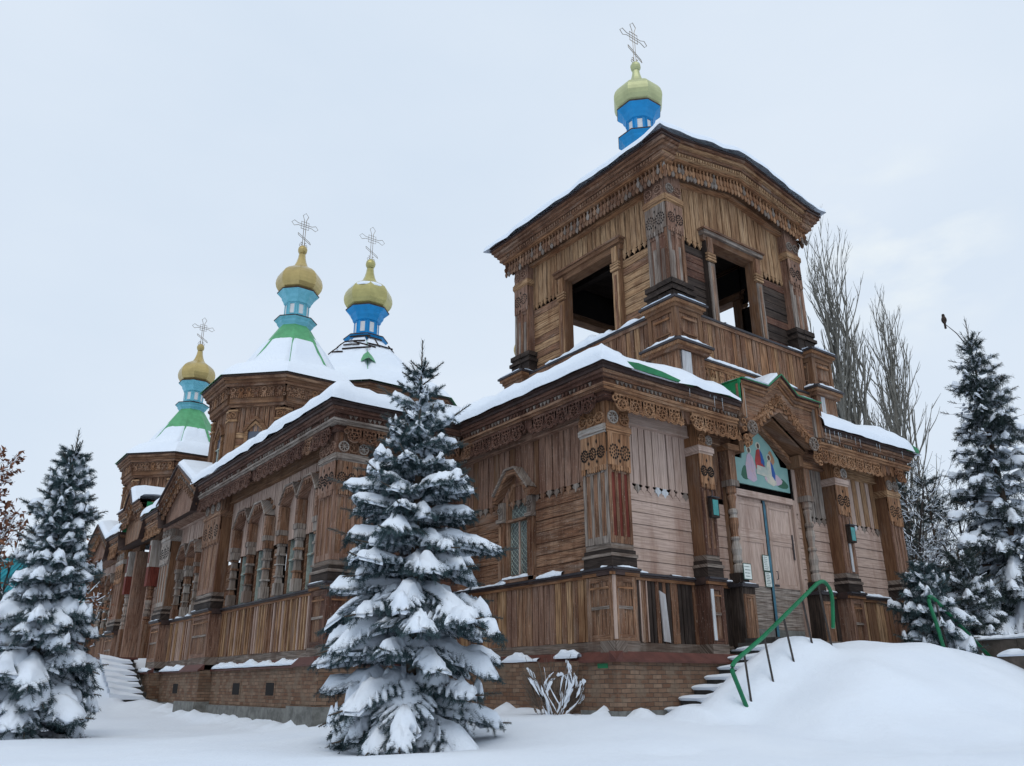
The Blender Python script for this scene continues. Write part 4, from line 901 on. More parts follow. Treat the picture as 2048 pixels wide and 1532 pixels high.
# ---------------------------------------------- octagonal drums, tents and onion domes
def octo(m,cx,cy,prof,mats,ph=PI/8,n=8): m.lathe(cx,cy,prof,n,ph,tone=.5,mats=mats)
def onion(cx,cy,z0,s,cross_h,gold,blue,snowcap=0,name='onion_dome'):
    """z0 = foot of the little drum; s = radius of the dome"""
    m=MB(); r=s
    # lower ring, drum, upper ring
    octo(m,cx,cy,[(.58*r,z0-.2*r),(.66*r,z0-.10*r),(.70*r,z0+.02*r),(.78*r,z0+.12*r),(.80*r,z0+.20*r),(.92*r,z0+.30*r),(.94*r,z0+.34*r),(.50*r,z0+.42*r)],[blue]*5+['trim','snow'])
    zt=z0+1.20*r
    octo(m,cx,cy,[(.52*r,z0+.5*r),(.52*r,zt)],[blue])
    octo(m,cx,cy,[(.50*r,zt-.10*r),(.58*r,zt-.06*r),(.61*r,zt+.04*r),(.68*r,zt+.14*r),(.71*r,zt+.26*r),(.82*r,zt+.36*r),(.91*r,zt+.44*r),(.93*r,zt+.49*r),(.5*r,zt+.54*r)],[blue]*6+['trim','trim'])
    o=m.build(name,CH)
    # windows of the drum
    for k in range(8):
        a=PI/8+PI/4*k+PI/8; R=.52*r*math.cos(PI/8)
        nx_,ny_=math.cos(a),math.sin(a); fr=((cx+nx_*R,cy+ny_*R),(-ny_,nx_),(nx_,ny_)); w=.30*r*.52
        g=MB(fr); hw=.52*r*math.sin(PI/8)
        g.box(-w*.68,w*.68,.0,.012,z0+.60*r,z0+1.04*r,mat='panel'); g.strip([(-w*.8,z0+.56*r),(-w*.8,z0+1.08*r),(w*.8,z0+1.08*r),(w*.8,z0+.56*r)],.05*r,.0,.035,mat=blue,closed=True)
        g.build('drum_panel',o)
    zb=zt+.50*r
    g=MB(); P=[(.74,0),(.90,.12),(.99,.28),(1.03,.46),(1.02,.62),(.97,.80),(.87,.97),(.71,1.12),(.52,1.24),(.37,1.35),(.29,1.48),(.22,1.66),(.17,1.86),(.15,2.04)]
    octo(g,cx,cy,[(a*r,zb+b*r) for a,b in P],[gold]*13); g.build('onion',o)
    zk=zb+2.02*r; g=MB(); br=.215*r
    g.lathe(cx,cy,[(br*math.sin(PI*i/8)+.001,zk+br*1.15*(1-math.cos(PI*i/8))) for i in range(9)],10,0,tone=.5,mat=gold); g.build('ball',o)
    # wire cross, bar along X
    zc=zk+2.2*br; H=cross_h; g=MB(((cx,cy),(1,0),(0,-1))); w=.012+.003*s; q=.028*H
    def wire(pts,cl=False):
        pts=[(u,0,z) for u,z in pts]; g.tube(pts+(pts[:1] if cl else []),w,4,mat='wire')
    zc0=zc+.62*H
    wire([(-q,zc),(-q,zc0+.16*H),(-q*2.8,zc0+.29*H),(0,zc0+.38*H),(q*2.8,zc0+.29*H),(q,zc0+.16*H),(q,zc)])
    for sx in(-1,1): wire([(0,zc0+q),(sx*.19*H,zc0+q),(sx*.30*H,zc0+q*2.8),(sx*.37*H,zc0),(sx*.30*H,zc0-q*2.8),(sx*.19*H,zc0-q),(0,zc0-q)])
    e=.105*H; wire([(-e,zc0-e),(-e,zc0+e),(e,zc0+e),(e,zc0-e)],True)
    sl=[(-.17*H,zc+.33*H),(.17*H,zc+.13*H)]; wire([(sl[0][0],sl[0][1]+q),(sl[1][0],sl[1][1]+q*1.2),(sl[1][0]+q,sl[1][1]-q),(sl[0][0]+q*.3,sl[0][1]-q)],True)
    for sx in(-1,1): wire([(sx*q,zc+.02*H),(sx*.09*H,zc+.05*H),(sx*.11*H,zc+.0*H),(sx*.07*H,zc-.03*H)])
    for sx in(-1,1): wire([(sx*q,zc+.02*H),(sx*.05*H,zc+.11*H),(sx*.08*H,zc+.09*H)])
    g.build('cross',o)
    # thin snow caught on rings and shoulder
    g=MB(); g.lathe(cx,cy,[(.80*r,z0+.46*r),(.78*r,z0+.42*r),(.55*r,z0+.60*r)],8,PI/8,mat='snow',tone=.5) if False else None
    a0=2.2 if snowcap else 0
    if snowcap:
        g.mats=[]; n=14; rows=[]
        for k in range(n+1):
            a=a0+snowcap*k/n; e=math.sin(PI*k/n)**.5
            rows.append([(cx+rr*r*math.cos(a),cy+rr*r*math.sin(a),zb+zz*r) for rr,zz in ((.52,1.13),(.62+.0*e,1.10+.04*e),(.62+.16*e,1.06),(.70+.17*e,.99-.03*e),(.70+.18*e,.93-.05*e))])
        for k in range(n):
            for j in range(4): g.face([rows[k][j],rows[k+1][j],rows[k+1][j+1],rows[k][j+1]],'u',.5,'snow',0)
        g.build('dome_snow',o,smooth=True)
    return o
def drum(cx,cy,R,z0,ze,name,win=True,ribs=True,tent=None,mat='brown',top=.8,peel=.0,dorm=False):
    """octagonal wooden drum with carved eaves and a snow-covered tent roof"""
    rw=R*.82; m=MB()
    m.lathe(cx,cy,[(rw-.12,z0),(rw-.12,ze-.2)],8,PI/8,tone=.3,mat='brown'); o=m.build(name,CH)
    side=2*rw*math.sin(PI/8); rin=rw*math.cos(PI/8)
    eside=2*R*math.sin(PI/8); rout=R*math.cos(PI/8)
    for k in range(3,8):      # faces towards the west, south and east
        a=PI/4*k; nx_,ny_=math.cos(a),math.sin(a)
        if k in (3,): pass
        fr=((cx+nx_*rin,cy+ny_*rin),(-ny_,nx_),(nx_,ny_)); h=side/2
        g=MB(fr)
        zm=ze-1.15
        siding(g,-h+.2,h-.2,-.08,z0,zm-.9,.24,['brown','tan']); planks(g,-h+.15,h-.15,-.06,zm-.9,zm+.05,.2,'brown')
        g.box(-h-.05,h+.05,-.1,.10,zm+.05,zm+.24,g='u',mat='brown')
        for sx in(-1,1):
            c=sx*(h-.12); g.box(c-.16,c+.16,-.1,.04,z0,zm-.02,mat='smooth'); g.box(c-.19,c+.19,-.1,.08,zm-.5,zm-.42,g='u',mat='tan'); g.box(c-.19,c+.19,-.1,.08,zm-.12,zm-.05,g='u',mat='tan'); wheel(g,c,zm-.27,.11,.05,.08,'orange',6)
        g.build('drum_wall',o)
        # eaves
        g=MB(((cx+nx_*rout,cy+ny_*rout),(-ny_,nx_),(nx_,ny_))); H=eside/2; ta=math.tan(PI/8)
        for (i_,za,zb,mt) in ((.0,-.03,.03,'trim'),(.06,-.14,-.032,'brown'),(.14,-.25,-.142,'smooth'),(.2,-.36,-.252,'brown')):
            g.box(-H+i_*ta,H-i_*ta,-.45,-i_,ze+za,ze+zb,g='u',mat=mt)
        n=max(5,int(eside/.36))
        for i in range(n):
            u=-H+.2+(2*H-.4)*(i+.5)/n; t=rnd.random(); mt='brown' if rnd.random()<.7 else 'orange'
            g.ring(u,ze-.50,.085,.045,-.33,-.29,n=8,mat=mt,tone=t)
            for du in(-.08,0,.08): g.strip([(u+du*.4,ze-.56),(u+du,ze-.80)],.045,-.33,-.295,mat=mt,tone=t)
            g.ring(u+eside/n/2,ze-.72,.05,.035,-.33,-.3,n=6,mat=mt,tone=t)
        g.box(-H+.18,H-.18,-.45,-.34,ze-.60,ze-.36,g='u',mat='brown'); g.box(-H+.22,H-.22,-.55,-.36,ze-1.0,ze-.6,g='u',mat='smooth')
        g.build('drum_eave',o)
        if win:
            g=MB(fr); w=.34; zb,zt=z0+.3 if z0>10 else zm-3.0,zm-.55
            if k in(3,5,4,6):
                arch=[(-w,zb),(-w,zt-.3),(0,zt),(w,zt-.3),(w,zb)]
                g.strip(arch,.12,-.04,.04,mat='tan'); g.strip([(-w-.1,zt-.35),(-w*.6,zt+.0),(0,zt+.16),(w*.6,zt+.0),(w+.1,zt-.35)],.12,-.04,.09,mat='smooth')
                g.box(-.03,.03,-.02,.01,zb,zt-.8,mat='lite'); 
                for zz in (zt-.8,zt-1.35): g.box(-w,w,-.02,.012,zz,zz+.05,g='u',mat='lite')
                wv=g.build('window',o); q=MB(fr); q.prism([(-w+.03,zb),(w-.03,zb),(w-.03,zt-.28),(0,zt-.03),(-w+.03,zt-.28)],-.05,-.03,mat='skyglass'); q.build('window_pane',o)
    # tent
    g=MB(); P=tent
    g.lathe(cx,cy,P,8,PI/8,tone=.5,mat='green2'); g.build('tent_roof',o)
    return o
def tentsnow(o,cx,cy,P,T,ztop,seed,ribbare=.09):
    """snow lying on the facets of a tent roof; ridges and the top stay bare"""
    V=[];Fc=[];nS=14
    # dense profile
    pr=[]
    for k in range(len(P)-1):
        for j in range(6): t=j/6; pr.append((P[k][0]+(P[k+1][0]-P[k][0])*t,P[k][1]+(P[k+1][1]-P[k][1])*t))
    pr.append(P[-1])
    for f in range(8):
        a0=PI/8+PI/4*f; a1=a0+PI/4; base=len(V)
        for i,(r,z) in enumerate(pr):
            for j in range(nS+1):
                t=j/nS; x=cx+r*(math.cos(a0)*(1-t)+math.cos(a1)*t); y=cy+r*(math.sin(a0)*(1-t)+math.sin(a1)*t)
                w=r*.765; e=min(t,1-t)*w; k=(z-P[0][1])/(P[-1][1]-P[0][1])
                rb=ribbare*(.12 if (f if t<.5 else f+1)%8==5 else 1)*smooth01((k-.18)/.2)*(1+.5*nz(z*3,f*3.3,seed)); kk=smooth01((e-rb)/.12)
                if k<.25: kk=max(kk,smooth01((.25-k)/.12))
                lim=ztop+.22*nz(x*1.3,y*1.3,seed*1.7)+.25*nz(x*4,y*4,seed)
                kk*=smooth01((lim-z)/.15)
                ed=min(1,i/3.); h=T*(.35+.65*ed)*kk*(1-.45*k)*(1+.25*nz(x,y,seed))-.03*(1-kk)
                if i==0: h=0
                V.append((x,y,z+h))
        for i in range(len(pr)-1):
            for j in range(nS): q=base+i*(nS+1)+j; Fc.append((q,q+1,q+nS+2,q+nS+1))
    ob=npmesh('tent_snow',V,Fc,['snow'],parent=CH,smooth=True); ob.parent=o; ob.matrix_parent_inverse=Matrix.Identity(4)
    return ob
for (cx,cy,nm,full) in ((-.45,18.1,'octagonal_drum',1),(-.7,31.8,'octagonal_drum',1),(12.2,18.1,'octagonal_drum',0)):
    P=[(3.4,12.38),(2.15,13.15),(.66,15.5)]
    o=drum(cx,cy,3.32,8.6,12.35,nm,tent=P); tentsnow(o,cx,cy,P,.26,14.6 if cx>-.6 else 14.3,cx*3)
    onion(cx,cy,15.52,.95,1.65,'gold','teal')
P=[(5.75,14.55),(3.6,15.85),(1.05,18.45)]
o=drum(5.87,24.5,5.6,9.4,14.5,'central_drum',win=False,tent=P); ts=tentsnow(o,5.87,24.5,P,.35,20.,4.,ribbare=.0)
onion(5.87,24.5,18.4,1.28,2.1,'olive','blue',snowcap=3.6)
m=MB()   # bare battens poking through the snow near the top of the central roof
def onfacet(f,t,k,h=.30):
    a0=PI/8+PI/4*f; a1=a0+PI/4; r=3.6+(1.05-3.6)*k; z=15.85+2.6*k
    return (5.87+r*(math.cos(a0)*(1-t)+math.cos(a1)*t),24.5+r*(math.sin(a0)*(1-t)+math.sin(a1)*t),z+h)
for f,k,t0,t1 in ((4,.97,-.1,1.2),(5,.93,0,.9),(5,.70,.0,1.05),(5,.62,-.5,.3),(4,.55,.2,1.1),(4,.80,.0,.9),(4,.68,.1,.7),(3,.6,.3,1.),(3,.8,.2,1.),(6,.8,.1,.9),(4,.45,.0,.3)):
    a,b=Vector(onfacet(f,t0,k)),Vector(onfacet(f,t1,k)); m.tube([a,(a+b)/2+Vector((0,0,.02)),b],.045,4,mat='black')
m.tube([onfacet(5,.5,.95,.25),onfacet(5,.5,.70,.25)],.04,4,mat='black'); m.build('roof_batten',CH)
m=MB()
q=[onfacet(4,.86,.30,.25),onfacet(4,.86,.05,.35),onfacet(4,1.0,.0,.62),onfacet(5,.16,.05,.35),onfacet(5,.12,.30,.25)]; ap=onfacet(4,1.,.33,.42)
for i in range(4): m.face([q[i],q[i+1],ap],'u',.5,'green2',0)
m.build('roof_patch',CH)
onion(tcx+.05,3.8,18.85,.88,1.85,'paleol','blue',snowcap=0)
m=MB(); m.lathe(tcx+.05,3.8,[(2.3,15.7),(1.2,17.0),(.62,18.1),(.58,18.12),(.56,18.8)],8,PI/8,tone=.5,mats=['green2','green2','blue','blue']); m.build('tent_roof',CH)
SNOW.build('ledge_snow',CH,smooth=True)
# icicles
m=MB(FF); MT['ice']=flat("ice",(.75,.82,.86),.1,0,.1); 
for i in range(18):
    m=MB(FF); u=rnd.choice([R_(7.6,12),R_(7.6,9.5),R_(2.2,4.0)]); l=R_(.08,.42)**1.2; m.tube([(u,.50,7.98),(u,.50,7.98-l*.5),(u,.50,7.98-l)],.007,4,mat='ice',r1=.001); m.build('icicle',CH)
# ================================================================ ground, steps, railings
def sm(a,b,x): return smooth01((x-a)/(b-a))
def stairx(x):   # height of the landing and of the flights either side
    if x<.9: return 1.0
    if x<3.65: return 1.0+(x-.9)/2.75*1.4
    if x<9.6: return 2.4
    q=(x-9.6)/.62; f=math.floor(q); q=f+smooth01((q-f-.55)/.45); return max(1.0,2.4-q*.62/3.2*1.4)
rd_=random.Random(3); DENT=[(rd_.uniform(1,13),rd_.uniform(-7,-2.6),rd_.uniform(.12,.4)) for _ in range(26)]+[(rd_.uniform(-9,2),rd_.uniform(-8,-2),rd_.uniform(.1,.3)) for _ in range(14)]
def gz_(x,y):
    z=.62+.10*nz(x*.12,y*.12,1)+.03*nz(x*.7,y*.7,3)
    z-=.25*sm(-9,-3,-0)*0
    dcam=math.hypot(x+11.7,y+12.3); z-=.0*(1-sm(2,9,dcam))
    # gentle rise towards the walls
    z+=.30*sm(-6,0,y)*sm(-7,-.5,x)*(1-.35*sm(1.0,4.5,y)*(1-sm(-.5,.8,x)))
    z-=.20*sm(4,8,y)*(1-sm(-4.5,-2,x))*sm(-10,-5,x)*(1-sm(10,16,y))
    z+=.22*sm(14,22,y)*sm(-16,-6,x)
    # portal mound
    S=stairx(x+.25*nz(y,3))-1.0
    f=sm(-6.8,-2.0,y)**1.15 if y<-2.0 else 1
    if y>.4: f*=1-sm(.4,1,y)
    S2=S*f*(1+.04*nz(x*.9,y*.9,9))
    z+=max(0,S2)+(.18*sm(4.5,6.5,x)*(1-sm(7.5,10,x))*math.exp(-((y+2.0)/1.1)**2))
    z+=.16*sm(10,14,x)*sm(-9,-3,y)
    # open the left flight next to the wall
    if -2.2<y<.6 and .3<x<4.3:
        k=sm(-1.30,-.35,y)*sm(.3,.8,x)*(1-sm(3.7,4.2,x)); z-=.42*k; z+=.20*sm(-2.3,-1.7,y)*(1-sm(-1.30,-.6,y))
    # side-door mound
    s=sm(18.6,22.2,y)*(1-sm(28,31,y))*sm(-11.0,-5.2,x)*(1-sm(-3.9,-3.2,x)*0)
    z+=1.55*s
    if 18.4<y<22.6 and x>-5.1: z-=.40*sm(-5.1,-4.4,x)*(1-sm(21.9,22.5,y))
    if x>0 and y<0: z+=.07*nz(x*.8,y*1.1,21)*sm(-9,-2,y)
    for (fx,fy,fr_) in DENT:
        q=((x-fx)**2+(y-fy)**2)/fr_**2
        if q<6: z-=.05*math.exp(-q)
    # drift and fallen lumps along the plinth
    dw=min(abs(x+.15) if 0<y<5.8 else 9, abs(y-5.4) if -3.8<x<0 else 9, abs(x+3.85) if 5.6<y<19 else 9, abs(y+.15) if 0<x<1.2 else 9)
    if dw<1.2: z+=max(0,nz(x*1.6,y*1.6,31)+.12)*.34*math.exp(-(dw/.45)**2)+.03*math.exp(-(dw/.8)**2)
    z+=.34*sm(17.6,19.0,y)*(1-sm(19.6,20.6,y))*sm(-7.5,-5.4,x)*(1-sm(-4.2,-3.7,x))
    # wind hollows and small lumps near the viewer
    z+=.05*nz(x*.35,y*.5,6)+.012*nz(x*2.3,y*2.3,8)
    # shallow well under the spruces
    for (tx,ty,r,h) in WELLS: 
        d=math.hypot(x-tx,y-ty); z-=h*math.exp(-(d/r)**2)
    if x>12: z-=.5*sm(12,17,x)*(1-sm(-8,-14,-y)*0)
    d=math.hypot(x-5,y-10); z+=.0
    return z
P1=at(816,1480,13.4); P2=at(45,1430,20.5); P3=at(2030,1290,31); 
WELLS=[(P1.x,P1.y,1.3,.12),(P2.x,P2.y,1.5,.1)]
def axis(lo,hi,f0,f1,fine,coarse):
    a=[];x=lo
    while x<f0: a.append(x); x+=max(fine,min(coarse,(f0-x)*.22))
    x=f0
    while x<f1: a.append(x); x+=fine
    while x<hi: a.append(x); x+=max(fine,min(coarse,(x-f1)*.22+fine))
    a.append(hi); return a
xs=axis(-420,700,-15,17,.2,60); ys=axis(-420,900,-14,27,.2,60)
V=[(x,y,gz_(x,y)) for y in ys for x in xs]; W_=len(xs)
Fc=[(j*W_+i,j*W_+i+1,(j+1)*W_+i+1,(j+1)*W_+i) for j in range(len(ys)-1) for i in range(W_-1)]
g=npmesh('snowy_ground',V,Fc,['snow'],smooth=True); g['kind']='structure'; g['label']="deep snow covering the yard"
# steps
MT['stone']=flat("dark_step_stone",(.07,.065,.06),.9,0,.4,5,bump=.5)
m=MB(); n=7
for i in range(n):
    z1=2.42-i*.2; x0=4.15-(i+1)*.42; m.box(x0,4.15-i*.42+.02,-1.30,.30,.5,z1-.2 if i else 2.42-.2,g='u',mat='stone',tone=.3)
m.box(3.75,9.4,-1.3,-.0,.5,2.36,g='u',mat='stone',tone=.3); m.box(3.9,4.35,-.9,-.1,2.36,2.46,g='u',mat='stone')
m.box(4.4,7.4,-.6,-.1,2.36,2.44,g='u',mat='grey')
for i in range(7):
    z1=2.4-i*.2; m.box(9.4+i*.42-.02,9.4+(i+1)*.42,-1.9,.3,.5,z1-.2,g='u',mat='stone',tone=.3)
o=m.build('stone_steps'); tag(o,"dark stone steps half buried in snow beside the church portal","steps")
# snow lips on the left flight
m=MB(); 
for i in range(7):
    z1=2.22-i*.2 if i else 2.22; xa,xb=4.15-(i+1)*.42-.03,4.15-i*.42-.02; zt=z1-.02
    rows=[]
    for k in range(25):
        y=-1.45+1.63*k/24; t=k/24; a=(.12*(1-t)+.055+.035*nz(y*2.3,i,2))*(1 if k<22 else .5); ov=.02+.05*(1-t)+.03*nz(y*1.8,i,5)-.10*sm(.75,1,t)*(nz(i*3.3,1)>0); hb=.20*smooth01((.56-t)/.4)
        if k==24: a*=.3; ov=.0
        x_=xa-ov
        rows.append([(x_+.03,y,zt-.015-hb),(x_-.035*min(1,hb*8+.3),y,zt-hb*.75+a*.15),(x_-.03,y,zt+a*.40),(x_+.015,y,zt+a*.72),(x_+.09,y,zt+a*.93),(x_+.2,y,zt+a),(xb+.06,y,zt+a*.97)])
    for k in range(24):
        for j in range(6): m.face([rows[k][j],rows[k+1][j],rows[k+1][j+1],rows[k][j+1]],'u',.5,'snow',0)
    m.face(rows[-1],'u',.5,'snow',0)
o=m.build('step_snow',smooth=True); o['kind']='structure'
# side steps
m=MB()
for i in range(7):
    z1=2.3-i*.2; y1=22-i*.42; m.box(-5.1,-3.95,y1-.42,y1+.02,.3,z1,g='u',mat='stone',tone=.3)
m.box(-5.1,-3.95,22,27,.3,2.42,g='u',mat='stone',tone=.3); m.box(-5.2,-3.9,21.6,22.6,2.42,2.5,mat='rust')
for i in range(7):
    z1=2.3-i*.2; ya,yb=22-(i+1)*.42-.1,22-i*.42; rows=[]
    for k in range(15):
        x=-5.25+1.15*k/14; t=k/14; a=.24*(1-t)+.10+.04*nz(x*3,i,2); ov=.05+.05*nz(x*2,i,5)
        if k==14: a=.02
        rows.append([(x,ya-ov,z1-.03),(x,ya-ov-.01,z1+a*.5),(x,ya+.05,z1+a*.9),(x,yb+.05,z1+a)])
    for k in range(14):
        for j in range(3): m.face([rows[k][j],rows[k+1][j],rows[k+1][j+1],rows[k][j+1]],'u',.5,'snow',0)
o=m.build('side_steps'); tag(o,"snow-covered steps climbing to the side door of the church","steps")
# railings
def curve(pts,n=6):
    out=[];P=[Vector(p) for p in pts]
    for i in range(len(P)-1):
        a=P[max(i-1,0)];b=P[i];c=P[i+1];d=P[min(i+2,len(P)-1)]
        for k in range(n):
            t=k/n; out.append(.5*((2*b)+(c-a)*t+(2*a-5*b+4*c-d)*t*t+(3*b-a-3*c+d)*t**3))
    out.append(P[-1]); return out
MT['post']=flat("dark_steel_post",(.07,.06,.055),.5,.5,.4,6)
ra=thing('handrail',(2.6,-2,1.5),"long green handrail climbing the left steps to the portal","handrail")
m=MB(); Y=-2.0
pts=[(1.40,Y,.95),(1.06,Y,1.62)]+[tuple(p) for p in curve([(1.02,Y,1.70),(1.02,Y,1.80),(1.12,Y,1.90)],3)]+[(2.0,Y,2.34),(3.2,Y,3.02)]+[tuple(p) for p in curve([(4.05,Y,3.50),(4.28,Y,3.56),(4.45,Y,3.46),(4.53,Y,3.28),(4.50,Y,3.0),(4.42,Y,2.6)],4)]
m.tube(pts,.042,7,mat='railgreen'); m.build('rail',ra,smooth=True)
for (xb,zb_),(xt,zt_) in (((1.50,.8),(1.40,2.04)),((2.24,1.2),(2.05,2.38)),((2.95,1.7),(2.74,2.76)),((3.64,2.0),(3.45,3.16)),((4.28,2.2),(4.08,3.48))):
    m=MB(); m.box(xb-.022,xb+.022,Y-.022,Y+.022,zb_,zb_+.01,mat='post'); m.tube([(xb,Y,zb_),(xt,Y,zt_)],.026,4,mat='post'); m.build('post',ra)
rb=thing('handrail',(9.6,-2,1.5),"green handrail going down beyond the snow mound on the right","handrail")
m=MB(); pts=[(8.93,Y,2.3)]+[tuple(p) for p in curve([(8.78,Y,2.9),(8.62,Y,3.35),(8.72,Y,3.50),(8.95,Y,3.42)],4)]+[(9.8,Y,2.94),(11.0,Y,2.25),(11.6,Y,1.9)]
m.tube(pts,.045,7,mat='railgreen'); m.build('rail',rb,smooth=True)
for x,zt_ in ((8.95,3.38),(9.75,2.9)):
    m=MB(); m.tube([(x+.18,Y,1.9),(x,Y,zt_)],.028,4,mat='post'); m.build('post',rb)
# stone retaining walls on the far right
MT['rubble']=flat("brown_rubble_stone",(.16,.13,.11),.95,0,.5,3,col2=(.08,.07,.06),bump=.9)
A=at(1905,1300,26); B=at(2120,1318,24)
m=MB(); d_=(B-A); d_.z=0; d_.normalize(); fr=((A.x,A.y),(d_.x,d_.y),(d_.y,-d_.x))
m.fr=fr; L_=(B-A).length+4
for i in range(14): m.box(L_*i/14+.01,L_*(i+1)/14-.01,-.5,.0+R_(-.03,.03),.6,2.55+R_(-.02,.02),g='u',mat='rubble'); 
m.box(2.2,L_,.5,1.0,.6,2.1,g='u',mat='rubble'); 
o=m.build('retaining_wall'); tag(o,"low brown stone retaining wall with snow on top at right","wall")
m=MB(fr)
def looses(m,u0,u1,d0,d1,z,h,s):
    global SNOW
    S=SNOW; SNOW=m; snowstrip(fr,u0,u1,d0,d1,z,h,s); SNOW=S
looses(m,.3,L_,-.5,.05,2.55,.16,3); looses(m,2.2,L_,.5,1.05,2.1,.2,5); q=m.build('wall_snow',None,True); q.parent=o
# ================================================================ small things on the facade
MT['tealbox']=flat("teal_glass",(.05,.27,.26),.3,0,.3,9)
def lantern(cx,z,label):
    t=thing('wall_lamp',(cx,-.05,z),label,"lamp","square wall lamps on the front pilasters")
    m=MB(FF); m.box(cx-.13,cx+.13,.035,.14,z-.24,z+.22,mat='black'); m.tube([(cx,.08,z+.22),(cx,.08,z+.42)],.012,4,mat='metal'); m.box(cx-.15,cx+.15,.03,.17,z+.222,z+.25,mat='metal'); m.build('housing',t)
    m=MB(FF); m.box(cx-.09,cx+.09,.141,.152,z-.19,z+.17,mat='tealbox'); m.build('lens',t)
lantern(3.24,5.36,"teal glass wall lamp on the pilaster left of the church portal")
lantern(8.86,5.31,"teal glass wall lamp on the pilaster right of the church portal")
MT['paper']=flat("paper_notice",(.66,.70,.66),.6,0,.08); MT['ink']=flat("notice_ink",(.05,.10,.09),.7,0,.2); MT['nframe']=flat("notice_frame",(.04,.09,.07),.6)
def notice(cx,cz,w,h,d,lines,label,seed):
    t=thing('notice',(cx,-d,cz),label,"notice")
    m=MB(FF); m.box(cx-w/2-.02,cx+w/2+.02,d,d+.012,cz-h/2-.02,cz+h/2+.02,mat='nframe'); m.build('frame',t)
    m=MB(FF); m.box(cx-w/2,cx+w/2,d+.012,d+.016,cz-h/2,cz+h/2,mat='paper',tone=.5); m.build('sheet',t)
    m=MB(FF); r=random.Random(seed)
    for i in range(lines):
        z=cz+h/2-(i+.8)*h/(lines+.6); a=cx-w/2+.02+r.uniform(0,.02); e=cx+w/2-.02-r.uniform(0,.06)
        while a<e: b=min(e,a+r.uniform(.02,.05)); m.box(a,b,d+.017,d+.0185,z-.008,z+.008,mat='ink',tone=.5); a=b+.012
    m.build('print',t)
notice(5.66,4.33,.22,.36,W+.0,7,"upper of two framed paper notices on the portal door",1)
notice(5.68,3.93,.22,.34,W+.0,8,"lower of two framed paper notices on the portal door",2)
notice(4.32,3.98,.26,.34,.02,4,"framed paper notice on the column pedestal left of the door",3)
# teal-roofed house far left
hb=at(150,1200,62); th=thing('house',(hb.x,hb.y,.7),"distant house with turquoise metal roof behind the left spruce","house")
MT['turq']=flat("turquoise_roof",(.01,.22,.27),.45,0,.25,1.); MT['bluewall']=flat("pale_blue_wall",(.42,.52,.56),.8,0,.15,1.)
hz=at(150,1255,62).z; ht=at(150,1095,62).z
ax=Vector((Rv.x,Rv.y,0)).normalized(); ay=Vector((-ax.y,ax.x,0)); fr=((hb.x,hb.y),(ax.x,ax.y),(-ay.x,-ay.y))
m=MB(fr); m.box(-9,2.2,-8,0,.2,hz,mat='bluewall',g='u'); m.build('wall',th)
m=MB(fr); 
for (u0,u1) in ((-10,2.9),):
    m.face([(u0,.8,hz),(u1,.8,hz),(u1-1.5,-4,ht),(u0+1.5,-4,ht)],'u',.5,'turq',0); m.face([(u1,.8,hz),(u1,-9,hz),(u1-1.5,-4,ht)],'u',.5,'turq',0); m.face([(u0,.8,hz),(u0+1.5,-4,ht),(u0,-9,hz)],'u',.5,'turq',0); m.face([(u0,-9,hz),(u0+1.5,-4,ht),(u1-1.5,-4,ht),(u1,-9,hz)],'u',.5,'turq',0)
for i in range(26): u=-9.2+.40*i; m.tube([(u,.82,hz+.03),(u*.86,-3.9,ht+.03)],.03,3,mat='turq')
m.build('roof',th)
for u in(-6.5,-3.5,-.6):
    m=MB(fr); m.box(u-.55,u+.55,0,.06,hz-2.6,hz-1.0,mat='teal'); m.box(u-.42,u+.42,.06,.07,hz-2.45,hz-1.15,mat='skyglass'); m.build('window',th)
# bird
bp=at(1889,645,30.5)
m=MB(); 
prof=[(.001,-.16),(.05,-.13),(.085,-.05),(.09,.02),(.07,.09),(.05,.13),(.055,.17),(.04,.22),(.001,.24)]
m.lathe(0,0,prof,10,mat='black'); m.prism([(-.02,-.1),(.03,-.12),(.02,-.34),(-.03,-.33)],-.03,.03,mat='black',back=True); m.prism([(.04,.17),(.12,.18),(.04,.2)],-.012,.012,mat='black',back=True)
m.V=[(bp.x+x,bp.y+y,bp.z+.1+z) for x,y,z in m.V]; o=m.build('bird'); tag(o,"small dark bird perched on top of the tall spruce at right","bird")
# ================================================================ world
w=bpy.data.worlds.new("World"); scene.world=w; w.use_nodes=True; nt=w.node_tree; bg=nt.nodes["Background"]
sky=N(nt,"ShaderNodeTexSky"); sky.sky_type='NISHITA'; sky.sun_disc=False; sky.sun_elevation=math.radians(28); sky.sun_rotation=math.radians(140); sky.air_density=1; sky.dust_density=4
bg.inputs[1].default_value=.1
tc=N(nt,"ShaderNodeTexCoord"); mp=N(nt,"ShaderNodeMapping"); mp.inputs["Scale"].default_value=(1,1,2.2); mp.inputs["Rotation"].default_value=(.0,.15,.6); L(nt,tc.outputs["Generated"],mp.inputs[0])
t=N(nt,"ShaderNodeTexNoise"); t.inputs["Scale"].default_value=1.3; t.inputs["Detail"].default_value=6; t.inputs["Roughness"].default_value=.5; L(nt,mp.outputs[0],t.inputs["Vector"])
cl=mixc(nt,mrange(nt,t.outputs[0],.36,.64),(6.95,8.05,9.4),(7.85,8.75,9.85))
